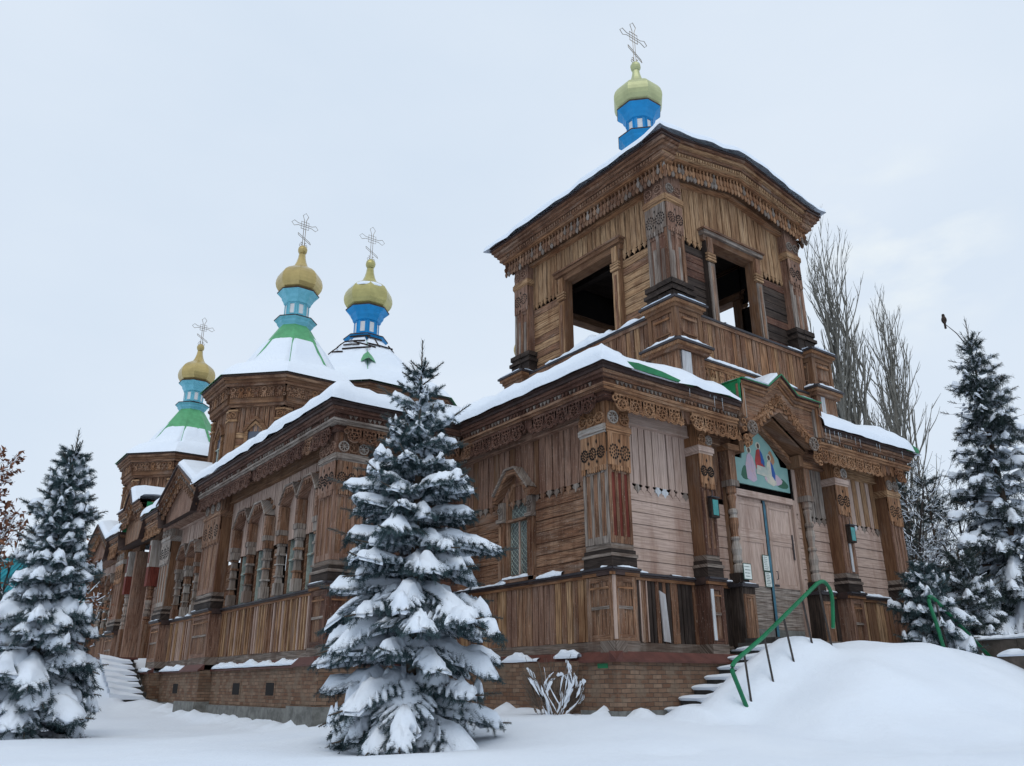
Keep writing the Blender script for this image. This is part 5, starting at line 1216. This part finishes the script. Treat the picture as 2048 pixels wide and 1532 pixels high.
# a brighter tear in the cloud low in the east
sep=N(nt,"ShaderNodeVectorMath",operation='DOT_PRODUCT'); L(nt,tc.outputs["Generated"],sep.inputs[0]); td=(at(1790,500,50)-CAM).normalized(); sep.inputs[1].default_value=tuple(td)
t2=N(nt,"ShaderNodeTexNoise"); t2.inputs["Scale"].default_value=9; t2.inputs["Detail"].default_value=5; L(nt,mp.outputs[0],t2.inputs["Vector"])
mu=N(nt,"ShaderNodeMath",operation='MULTIPLY'); L(nt,mrange(nt,sep.outputs["Value"],.992,.9998),mu.inputs[0]); L(nt,mrange(nt,t2.outputs[0],.48,.66),mu.inputs[1])
cl=mixc(nt,mu.outputs[0],cl,(8.7,9.4,9.9))
c=mixc(nt,.93,sky.outputs[0],cl); L(nt,c,bg.inputs[0])
sl=bpy.data.lights.new("sun",'SUN'); sl.energy=.8; sl.angle=math.radians(25); sl.color=(1,.97,.92); so=bpy.data.objects.new("sun",sl); COL.objects.link(so)
sd_=Vector((-.30,-.42,.86)).normalized(); so.rotation_euler=sd_.to_track_quat('Z','Y').to_euler()
sky.sun_elevation=math.asin(sd_.z); sky.sun_rotation=math.atan2(sd_.x,sd_.y)
scene.view_settings.view_transform='Standard'; scene.view_settings.look='None'; scene.view_settings.exposure=0; scene.view_settings.gamma=1
scene.render.engine='CYCLES'; scene.cycles.max_bounces=6; scene.cycles.diffuse_bounces=4; scene.cycles.use_denoising=True
# ================================================================ trees
def treemat(name,c1,c2,snowy=.5):
    m,nt,b=newmat(name)
    a=N(nt,"ShaderNodeAttribute",attribute_name="tone"); tc=N(nt,"ShaderNodeTexCoord")
    t=N(nt,"ShaderNodeTexNoise"); t.inputs["Scale"].default_value=2.5; t.inputs["Detail"].default_value=3; L(nt,tc.outputs["Object"],t.inputs["Vector"])
    c=mixc(nt,a.outputs["Fac"],c1,c2); c=mixc(nt,mrange(nt,t.outputs[0],.4,.65,0,.5),c,c1)
    L(nt,c,b.inputs["Base Color"]); b.inputs["Roughness"].default_value=.8; b.inputs["Specular IOR Level"].default_value=.15
    return m
MT['needle']=treemat("blue_spruce_needles",(.018,.034,.038),(.075,.118,.125)); MT['needle2']=treemat("dark_spruce_needles",(.016,.026,.026),(.045,.065,.06))
MT['bark']=flat("spruce_bark",(.10,.07,.05),.9,0,.4,8); MT['barkd']=flat("dark_bark",(.055,.045,.04),.9,0,.4,4); MT['barkg']=flat("grey_poplar_bark",(.20,.19,.165),.85,0,.35,3); MT['twig']=flat("bare_twig",(.15,.115,.09),.8,0,.3,9)
class Acc:
    def __init__(s): s.V=[];s.n=0;s.T=[];s.tone=[];s.mi=[]
    def add(s,V,T,tone,mi=0):
        s.V.append(np.asarray(V,dtype=np.float32)); s.T.append(np.asarray(T,dtype=np.int64)+s.n); s.n+=len(V); s.tone.append(np.broadcast_to(np.asarray(tone,dtype=np.float32),(len(T),))); s.mi.append(np.full(len(T),mi,dtype=np.int32))
    def mesh(s,name,mats,parent,smooth=False):
        return npmesh(name,np.concatenate(s.V),np.concatenate(s.T),mats,np.concatenate(s.mi),np.concatenate(s.tone),parent,smooth)
def brush_template(n,rs,ln=1.,rad=.40,wd=.055):
    V=[];T=[]
    for i in range(n):
        t=(i+rs.random())/n; az=i*2.399+rs.random()*.6; nl=rad*(1-.35*max(0,t-.6)/.4)*(.8+.4*rs.random())
        c,s=math.cos(az),math.sin(az); x0=t*ln; k=len(V)
        V+= [(x0-wd*.5,-s*wd*.5,c*wd*.5),(x0+wd*.5,s*wd*.5,-c*wd*.5),(x0+nl*.75,c*nl,s*nl)]; T.append((k,k+1,k+2))
    return np.array(V,dtype=np.float32),np.array(T)
def frames(D):
    D=D/np.linalg.norm(D,axis=1,keepdims=True); up=np.zeros_like(D); up[:,2]=1; b=np.abs(D[:,2])>.95; up[b]=(1,0,0)
    X=np.cross(up,D); X/=np.linalg.norm(X,axis=1,keepdims=True); Y=np.cross(D,X); return D,X,Y
def tubes(acc,segs,n=3,mi=0):
    """segs: array of p0(3) p1(3) r0 r1"""
    S=np.array(segs,dtype=np.float32)
    if not len(S): return
    D,X,Y=frames(S[:,3:6]-S[:,0:3]+1e-6); A=np.arange(n)*2*np.pi/n; c,s=np.cos(A),np.sin(A)
    R0=S[:,None,0:3]+S[:,6,None,None]*(X[:,None]*c[None,:,None]+Y[:,None]*s[None,:,None]); R1=S[:,None,3:6]+S[:,7,None,None]*(X[:,None]*c[None,:,None]+Y[:,None]*s[None,:,None])
    V=np.concatenate([R0,R1],1).reshape(-1,3); b=(np.arange(len(S))*2*n)[:,None]; T=[]
    for k in range(n):
        k2=(k+1)%n; T.append(np.concatenate([b+k,b+k2,b+n+k2],1)); T.append(np.concatenate([b+k,b+n+k2,b+n+k],1))
    acc.add(V,np.concatenate(T),.5,mi)
def spruce(base,H,R,seed,label,tiers=26,nb=(6,9),needle='needle',snow=1.,bl=.13,needles=26,group=None,zlow=.02,lat=.095,prof=None,droop=1.,gap=0.,leaders=True,bare=0.,lshoot=.5,zj=.8,wide=.19,seglen=.9,name='snowy_spruce',sh=1.):
    rs=random.Random(seed); T_=thing(name,tuple(base),label,"spruce tree",group)
    bx,by,bz=base; wood_=Acc(); segs=[]; lean=[rs.uniform(-.01,.01),rs.uniform(-.01,.01)]
    tp=lambda z:np.array([bx+lean[0]*z,by+lean[1]*z,bz+z])
    for i in range(14):
        a,b=H*i/14,H*(i+1)/14; segs.append((*tp(a),*tp(b),.016*H*(1-a/H)+.008,.016*H*(1-b/H)+.008))
    tubes(wood_,segs,8); segs=[]
    BP=[];BD=[];BL=[];BT=[]; SN=Acc()
    prof=prof or (lambda t:(1-t)**.82*(.72+.28*min(1,t/.16)))
    def path(z0,az,Lb,up,sag,n=12):
        pts=[]; ca,sa=math.cos(az),math.sin(az); w=rs.uniform(-.25,.25)
        for i in range(n+1):
            t=i/n; r=Lb*t*(1-.08*sag*t); z=z0+Lb*(up*t-sag*t*t+ .22*sag*max(0,t-.7)**2*6)
            o=w*Lb*.3*t*t; pts.append((bx+lean[0]*z0+ca*r-sa*o,by+lean[1]*z0+sa*r+ca*o,bz+z))
        return np.array(pts)
    def dress(P,tone,dens=1.,scale=1.):
        """needle brushes along a path"""
        d=np.diff(P,axis=0); l=np.linalg.norm(d,axis=1)
        for a,v,q in zip(P[:-1],d,l):
            n=max(1,int(q/(bl*.62*scale)*dens))
            for k in range(n):
                BP.append(a+v*(k/n)); BD.append(v/q+np.array([rs.uniform(-.18,.18),rs.uniform(-.18,.18),rs.uniform(-.18,.1)])); BL.append(bl*scale*rs.uniform(.85,1.2)); BT.append(tone+rs.uniform(-.2,.2))
    def pad(P,wf,h,nw=7,edge=.6):
        """irregular snow load lying along path P with half width wf(t)"""
        n=len(P)-1; rows=[]; sd=rs.random()*50
        d0=P[-1]-P[0]; s_=np.array([-d0[1],d0[0],0.]); s_/=max(1e-6,np.linalg.norm(s_))
        for i in range(n+1):
            t=i/n; w=wf(t); e=min(1,(1-abs(2*t-1))*4)**.5
            wl=w*(.75+.8*abs(nz(t*7,sd,1)))*(.25+.75*e); wr=w*(.75+.8*abs(nz(t*7,sd,9)))*(.25+.75*e)
            hh=h*(.7+.9*nz(t*4,sd,5)+.3)*e
            row=[]
            for j in range(nw):
                v=-1+2*j/(nw-1); ww=wr if v>0 else wl; k=1-abs(v)**2.2
                z=P[i]+s_*ww*v+np.array([nz(i*1.3,j*1.1,sd+20),nz(i*1.3,j*1.1,sd+30),0])*.05*min(1,ww*4); zz=hh*k-.42*ww*abs(v)**1.5*droop+.45*h*nz(i*.9,j*.8,sd)*k+.2*h*nz(i*2.1,j*2.3,sd+8)
                row.append((z[0],z[1],z[2]+zz+.012))
            rows.append(row)
        V=np.array(rows,dtype=np.float32).reshape(-1,3); lo=V.copy(); lo[:,2]-=.018+.25*h; q=len(V); T=[]
        for i in range(n):
            for j in range(nw-1):
                a=i*nw+j; b=a+1; c=a+nw; e=c+1; T+=[(a,b,e),(a,e,c),(a+q,e+q,b+q),(a+q,c+q,e+q)]
            for a,c in ((i*nw,(i+1)*nw),(i*nw+nw-1,(i+1)*nw+nw-1)): T+=[(a,c,c+q),(a,c+q,a+q)]
        for j in range(nw-1):
            for a in (j,n*nw+j): T+=[(a,a+1,a+1+q),(a,a+1+q,a+q)]
        SN.add(np.concatenate([V,lo]),T,.5)
    z=zlow*H; k=0
    while z<H*.94:
        t=z/H; Lm=R*prof(t)*rs.uniform(.86,1.1); n=rs.randint(*nb) if t<.8 else rs.randint(4,6); ph=rs.random()*6.28
        for b in range(n):
            if rs.random()<gap: continue
            az=ph+b*6.283/n+rs.uniform(-.3,.3); Lb=Lm*rs.uniform(.72,1.13)
            if Lb<.12: Lb=.12
            up=.14+.62*t**1.5+rs.uniform(-.10,.12); sag=(.46*(1-t)+.14)*droop*rs.uniform(.5,1.45)*sh
            P=path(z+rs.uniform(-.5,.5)*zj*H/tiers,az,Lb,up,sag)
            for i in range(12): segs.append((*P[i],*P[i+1],.012*Lb*(1-i/13)+.003,.012*Lb*(1-(i+1)/13)+.003))
            tone=.35+.5*rs.random()
            barebr=rs.random()<bare
            if not barebr: dress(P[2:],tone)
            # twigs hanging below the limb
            if not barebr and Lb>.35:
                for q in range(int(Lb/(lat*1.1))):
                    i=rs.uniform(2,11.5); i0=int(i); p=P[i0]+(P[i0+1]-P[i0])*(i-i0); a2=rs.random()*6.28; l3=rs.uniform(.12,.30)*min(1,.5+Lb*.4)*(bl/.13)
                    dress(np.array([p,p+np.array([math.cos(a2)*.45,math.sin(a2)*.45,-.8])*l3]),tone-.15)
            # side twigs
            nl=max(3,int(Lb/lat)); 
            for q in range(nl):
                tt=.16+.80*q/nl; i=tt*12; i0=min(11,int(i)); p=P[i0]+(P[i0+1]-P[i0])*(i-i0); dirv=P[i0+1]-P[i0]; dirv/=np.linalg.norm(dirv)
                sgn=1 if q%2 else -1; side=np.array([-dirv[1],dirv[0],0])*sgn; side/=max(1e-6,np.linalg.norm(side))
                ll=Lb*(.42*(1-tt)+.10)*rs.uniform(.7,1.2)*(1 if not barebr else .7); n2=4; pp=[p]
                dd=dirv*.62+side*.78; 
                for j in range(n2):
                    pp.append(pp[-1]+dd*ll/n2); dd=dd+np.array([0,0,-.20*droop]) ; dd/=np.linalg.norm(dd)
                pp=np.array(pp)
                for j in range(n2): segs.append((*pp[j],*pp[j+1],.0035,.0025))
                if not barebr:
                    dress(pp,tone)
                    # hanging secondary twigs
                    if ll>.20:
                        for j in (1,2,3):
                            for s2 in(-1,1):
                                d2=(pp[j+1]-pp[j]); d2/=np.linalg.norm(d2); s3=np.array([-d2[1],d2[0],-.5])*s2; s3[2]=-.45; l3=ll*.42*(1-j*.2)
                                dress(np.array([pp[j],pp[j]+(d2*.6+s3*.6)*l3]),tone)
                if snow and rs.random()<.80*snow and ll>.08: pad(np.array([pp[0]+(pp[-1]-pp[0])*u+np.array([0,0,.01]) for u in np.linspace(.02,.98,6)]),lambda u:(.032+.05*ll)*(1.15-.5*u),.026+.035*ll,7)
            if snow and rs.random()<.93*snow and not barebr:
                q0=rs.uniform(.02,.12); sl_=1.0 if Lb<.6 else (seglen if rs.random()<.6 else .5)
                def seg(a,b,n=8):
                    o=[]
                    for u in np.linspace(a,b,n): i_=min(11,int(u*12)); o.append(P[i_]+(P[i_+1]-P[i_])*(u*12-i_))
                    return np.array(o)
                while q0<.93:
                    q1=min(1.0,q0+sl_*rs.uniform(.6,1.2)); mid=(q0+q1)/2
                    if q1-q0>.08: pad(seg(q0,q1,10),lambda u,mid=mid:max(.035,Lb*(wide*(1-mid)**.6+.04)*(.7+.3*math.sin(u*3.1))*min(1,.7+.2*snow))*rs.uniform(.85,1.15),(.045+.055*Lb)*snow*rs.uniform(.7,1.25),11)
                    q0=q1+rs.uniform(.0,.10)
                if False: pad(P[1:],lambda u:max(.04,Lb*(.25*(1-u)**.7+.05)*(.5+.5*min(1,u*5))*min(1,.6+.25*snow)),(.055+.06*Lb)*snow,11)
            if leaders and rs.random()<lshoot:   # pale bare shoot at the tip
                e=P[-1]; d=P[-1]-P[-2]; d/=np.linalg.norm(d); q=e+(d+np.array([0,0,.25]))*rs.uniform(.12,.30)*min(1,R/1.5); segs.append((*e,*q,.013,.008)); 
                BP.append(e);BD.append(q-e);BL.append(float(np.linalg.norm(q-e))*.9);BT.append(.9)
        z+=H/tiers*(1.12-.5*t)*rs.uniform(.8,1.2)
    # leader shoots
    top=tp(H*.935)
    for i in range(10):
        az=i*2.4; sp=0 if i==0 else rs.uniform(.4,1.3); l=H*.062*(1.25 if i==0 else rs.uniform(.6,1)); zz=top+np.array([0,0,-H*.012*i*.9])
        d=np.array([math.cos(az)*sp,math.sin(az)*sp,1.]); d/=np.linalg.norm(d); q=zz+d*l; segs.append((*zz,*q,.014,.009))
        BP.append(zz);BD.append(d);BL.append(l*.95);BT.append(.9)
    tubes(wood_,segs,4)
    wood_.mesh('trunk',['bark'],T_)
    fol=Acc(); tmps=[brush_template(needles,rs) for _ in range(3)]
    BP_=np.array(BP);BD_=np.array(BD);BL_=np.array(BL);BT_=np.array(BT); D,X,Y=frames(BD_); ids=np.arange(len(BP_))%3
    for k,(V,T) in enumerate(tmps):
        s_=ids==k; p,d,x,y,l,tn=BP_[s_],D[s_],X[s_],Y[s_],BL_[s_],BT_[s_]
        # thickness of a brush does not grow with its length
        th=np.minimum(l,bl*1.1)
        W=p[:,None]+l[:,None,None]*V[None,:,0,None]*d[:,None]+th[:,None,None]*(V[None,:,1,None]*x[:,None]+V[None,:,2,None]*y[:,None])
        b=(np.arange(len(p))*len(V))[:,None,None]; fol.add(W.reshape(-1,3),(T[None]+b).reshape(-1,3),np.repeat(tn,len(T)))
    f=fol.mesh('crown',[needle],T_)
    if SN.n: SN.mesh('snow_load',['snow'],T_,smooth=True)
    return T_
def pf1(t):
    K=[(0,.78),(.08,.92),(.25,1.),(.42,.88),(.62,.58),(.78,.31),(.88,.14),(.93,.07),(1,.04)]
    for a,b in zip(K[:-1],K[1:]):
        if t<=b[0]: return a[1]+(b[1]-a[1])*(t-a[0])/(b[0]-a[0])
    return .05
sp1=spruce((P1.x,P1.y,gz_(P1.x,P1.y)-.05),at(829,688,13.4).z-gz_(P1.x,P1.y)+.05,1.66,11,"blue spruce loaded with snow standing before the church wall",tiers=15,snow=1.05,prof=pf1,nb=(9,11),zj=.35,wide=.24,seglen=1.1,lshoot=.75)
sp2=spruce((P2.x,P2.y,gz_(P2.x,P2.y)-.05),at(130,858,20.5).z-gz_(P2.x,P2.y),1.65,23,"snow-covered blue spruce at the left edge of the yard",tiers=18,zj=.4,nb=(9,11),wide=.27,seglen=1.1,snow=1.35,bl=.17,lat=.14,needles=22,prof=lambda t:(1-t)**.8*(.80+.2*min(1,t/.2)))
# big tall spruce on the right
pb=at(2070,1300,31); pt_=at(1932,648,31)
sp3=spruce((pb.x,pb.y,1.2),pt_.z-1.2,2.8,31,"tall spruce with bare upper twigs and snow at right edge",tiers=30,needle='needle2',snow=1.05,bl=.26,lat=.26,needles=16,droop=1.5,bare=.28,gap=.12,prof=lambda t:(1-t)**.72*.98,nb=(7,9),sh=.9,lshoot=.3)
pc=at(2090,1300,27)
def extra(px,py,dist,topy,R,seed,label,**k):
    p=at(px,py,dist); q=at(px,topy,dist); return spruce((p.x,p.y,1.3),q.z-1.3,R,seed,label,**k)
_bp=at(1889,645,30.5); _b=sp3['base']; _q=Vector((_b[0],_b[1],at(1932,700,31).z)); _s=MB(); _s.tube([_q,_q.lerp(_bp,.5)+Vector((0,0,.1)),_bp-Vector((0,0,.05))],.03,4,mat='barkd',r1=.012); _s.build('top_twig').parent=sp3; bpy.data.objects['top_twig'].matrix_parent_inverse=Matrix.Translation(-Vector(_b))
extra(1870,1290,24,1120,1.7,41,"small snow-laden spruce behind the far green handrail",needle='needle',bl=.22,lat=.2,needles=16,tiers=11,snow=1.3)
extra(1952,1290,27,1090,1.8,44,"low snowy spruce between the handrail and the tall spruce",needle='needle2',bl=.24,lat=.24,needles=14,tiers=10,snow=1.2)
for (px,topy,dist,R,seed,lb) in ((1862,905,38,1.5,51,"thin dark spruce with bare twigs just right of the church"),(1905,930,40,1.7,52,"thin dark spruce in the thicket beside the tall spruce"),(1835,1000,36,1.5,53,"short dark spruce close behind the church corner")):
    extra(px,1290,dist,topy,R,seed,lb,needle='needle2',bl=.26,lat=.34,needles=11,tiers=24,snow=.38,bare=.55,gap=.2,nb=(5,7),prof=lambda t:(1-t)**.5)
# ---- bare trees
def bare(base,H,seed,label,spread=.22,levels=4,r0=None,mat='barkg',nmain=26,snow=0.,lean=(0,0),cat="bare tree",group=None,start=.12,leaf=None,wig=.05,name='bare_tree',kids=7,top=1.,uplift=.02):
    H*=.82 if cat=='poplar' else 1; rs=random.Random(seed); T_=thing(name,tuple(base),label,cat,group); segs=[];sn=[];LF=[]
    r0=r0 or H*.012
    def grow(p,d,l,r,lev):
        n=max(3,int(7-lev)); q=p.copy(); d=d.copy(); pts=[p.copy()]
        for i in range(n):
            d=d+np.array([rs.gauss(0,wig),rs.gauss(0,wig),rs.gauss(0,wig*.5)+uplift*(2 if lev else 0)]); d/=np.linalg.norm(d); q2=q+d*l/n
            ra,rb=r*(1-.75*i/n),r*(1-.75*(i+1)/n); segs.append((*q,*q2,max(ra,.004),max(rb,.004)))
            if snow and abs(d[2])<.85: sn.append((*(q+np.array([0,0,ra*.8])),*(q2+np.array([0,0,rb*.8])),max(ra,.004)*.9+.006,max(rb,.004)*.9+.006))
            q=q2; pts.append(q.copy())
        if lev<levels:
            k=nmain if lev==0 else max(2,int(kids-lev))
            for j in range(k):
                t=start+(1-start)*(j+rs.random())/k if lev==0 else .15+.8*(j+rs.random())/k
                i=min(n-1,int(t*n)); pp=pts[i]+(pts[i+1]-pts[i])*(t*n-i); az=rs.random()*6.283; e=spread*rs.uniform(.6,1.5)*(1 if lev==0 else 1.5)
                a=pts[i+1]-pts[i]; a/=np.linalg.norm(a); x=np.cross(a,[.3,.5,.1]); x/=np.linalg.norm(x); y=np.cross(a,x)
                dd=a*math.cos(e)+(x*math.cos(az)+y*math.sin(az))*math.sin(e)
                ll=(l*(.42*(1-.65*t)+.05)*top if lev==0 else l*(.55-.3*t))*rs.uniform(.7,1.2); grow(pp,dd,ll,r*(.30*(1-t)+.12) if lev==0 else r*.5,lev+1)
        elif leaf:
            for _ in range(2):
                if rs.random()<leaf: LF.append(q+np.array([rs.gauss(0,.05)]*3))
    grow(np.array(base,dtype=float),np.array([lean[0],lean[1],1.]),H,r0,0)
    a=Acc(); tubes(a,segs,4); a.mesh('trunk',[mat],T_)
    if sn: a=Acc(); tubes(a,[s for s in sn if rs.random()<snow],4); a.mesh('snow_load',['snow'],T_)
    if LF:
        a=Acc(); P=np.array(LF); n=len(P); q=np.random.RandomState(seed).normal(0,.055,(n,4,3)); V=(P[:,None]+q).reshape(-1,3); b=(np.arange(n)*4)[:,None]
        a.add(V,np.concatenate([b+np.array([[0,1,2]]),b+np.array([[0,2,3]])]),np.random.RandomState(1).random(2*n)); a.mesh('leaves',['rustleaf'],T_)
    return T_
MT['rustleaf']=treemat("rusty_dead_leaves",(.12,.05,.03),(.30,.14,.08))
def pop(px,topy,dist,seed,label,**k):
    p=at(px,1300,dist); q=at(px,topy,dist); return bare((p.x,p.y,1.0),q.z-1.0,seed,label,**k)
pop(1785,500,52,61,"taller bare grey poplar rising behind the church",spread=.20,nmain=40,levels=3,kids=6,top=1.35,cat="poplar",group="bare poplars behind the church",r0=.42,uplift=.05,start=.2)
pop(1832,560,54,62,"lower bare grey poplar right of the taller one",spread=.22,nmain=34,levels=3,kids=6,top=1.25,cat="poplar",group="bare poplars behind the church",r0=.36,uplift=.05,start=.18)
pop(1880,850,50,63,"small leaning bare tree beside the church corner",spread=.4,nmain=14,levels=3,kids=6,top=.9,r0=.16)
for i,(px,topy,dist,lb) in enumerate(((1850,960,34,"slender bare sapling nearest the church in the right thicket"),(1890,985,31,"bare snowy tree in the middle of the right thicket"),(1935,1000,33,"bare snowy tree touching the tall spruce"),(1975,1080,30,"low bare snowy tree in front of the tall spruce"))):
    pop(px,topy,dist,70+i,lb,spread=.55,nmain=22,levels=3,kids=6,mat='barkd',snow=.55,top=1.1,r0=.10,wig=.09,start=.1)
pop(20,950,27,81,"rusty-leaved tree behind the left spruce",spread=.6,nmain=32,levels=3,kids=6,mat='barkd',snow=.5,leaf=.9,r0=.12,top=1.1,wig=.09,cat="tree",name='leafy_tree')
pop(130,1120,30,82,"low rusty-leaved bush tree between left spruce and church",spread=.6,nmain=16,levels=3,kids=6,mat='barkd',snow=.5,leaf=.8,r0=.09,top=1.1,wig=.09,cat="tree",name='leafy_tree')
# ---- snow-clotted shrub at the plinth
sb=at(1105,1432,17.6); sb.z=gz_(sb.x,sb.y)-.05
T_=thing('snowy_shrub',tuple(sb),"leafless shrub clotted with snow against the brick plinth","shrub")
rs=random.Random(5); segs=[];SNs=MB()
wx=Vector((Rv.x,Rv.y,0)).normalized()
stems=[[(-.02,.0),(-.22,.35),(-.42,.66),(-.62,.86),(-.70,.80)],[(-.05,0),(-.15,.45),(.02,.72),(.22,.80),(.35,.66)],[(.1,0),(.28,.35),(.42,.62),(.33,.98),(.28,1.05)],[(.15,.0),(.45,.25),(.60,.50),(.62,.62),(.5,.4)],[(0,0),(-.3,.5),(-.38,.9),(-.45,1.1)],[(0,0),(.05,.5),(.15,.95),(.18,1.15)]]
a=Acc()
for k,st in enumerate(stems):
    P=curve([(sb.x+wx.x*u*.9,sb.y+wx.y*u*.9-.05*k,sb.z+z*.95) for u,z in st],6)
    for i in range(len(P)-1): segs.append((*P[i],*P[i+1],.012,.010))
    for rep_ in range(11 if k<4 else 4):
        n_=8; rings=[]; off=Vector((rs.uniform(-.05,.05),rs.uniform(-.04,.04),rs.uniform(-.03,.05)))*(rep_>0)*1.8; i0=rs.randint(0,int(len(P)*.7)) if rep_ else 0; i9=min(len(P),i0+rs.randint(5,10))
        for i in range(i0,i9):
            t=(i-i0)/max(1,i9-1-i0); r=max(.006,(.026+.045*nz(i*.45+rep_*9,k*3.1,2)+.03*nz(i*1.9,k,rep_))*(1-abs(2*t-1)**4))*(1. if rep_==0 else .75)*(.4 if k>3 else 1)
            c=P[i]+off; rings.append([(c.x+wx.x*r*1.15*math.cos(a_)*(1+.3*nz(a_,i*.8,k)),c.y+wx.y*r*1.15*math.cos(a_)-r*.5*math.cos(a_*2)*.3,c.z+r*math.sin(a_)*(1.2 if math.sin(a_)>0 else .8)*(1+.3*nz(a_+4,i*.8,k))+.02) for a_ in [2*PI*q/n_ for q in range(n_)]])
        for i in range(len(rings)-1):
            for q in range(n_): SNs.face([rings[i][q],rings[i][(q+1)%n_],rings[i+1][(q+1)%n_],rings[i+1][q]],'u',.5,'snow',0)
for i in range(190):
    u=rs.uniform(-.75,.75); z=rs.uniform(0,.5); segs.append((sb.x+wx.x*u*.5,sb.y+wx.y*u*.5,sb.z+z,sb.x+wx.x*(u*.9+rs.uniform(-.1,.1)),sb.y+wx.y*u*.9-rs.uniform(0,.15),sb.z+z+rs.uniform(.2,.75),.007,.004))
tubes(a,segs,4); a.mesh('stem',['twig'],T_)
o=SNs.build('snow_load',None,True); o.parent=T_; o.matrix_parent_inverse=Matrix.Translation(-Vector(T_['base']))
for o in list(bpy.data.objects):
    if "base" in o: del o["base"]
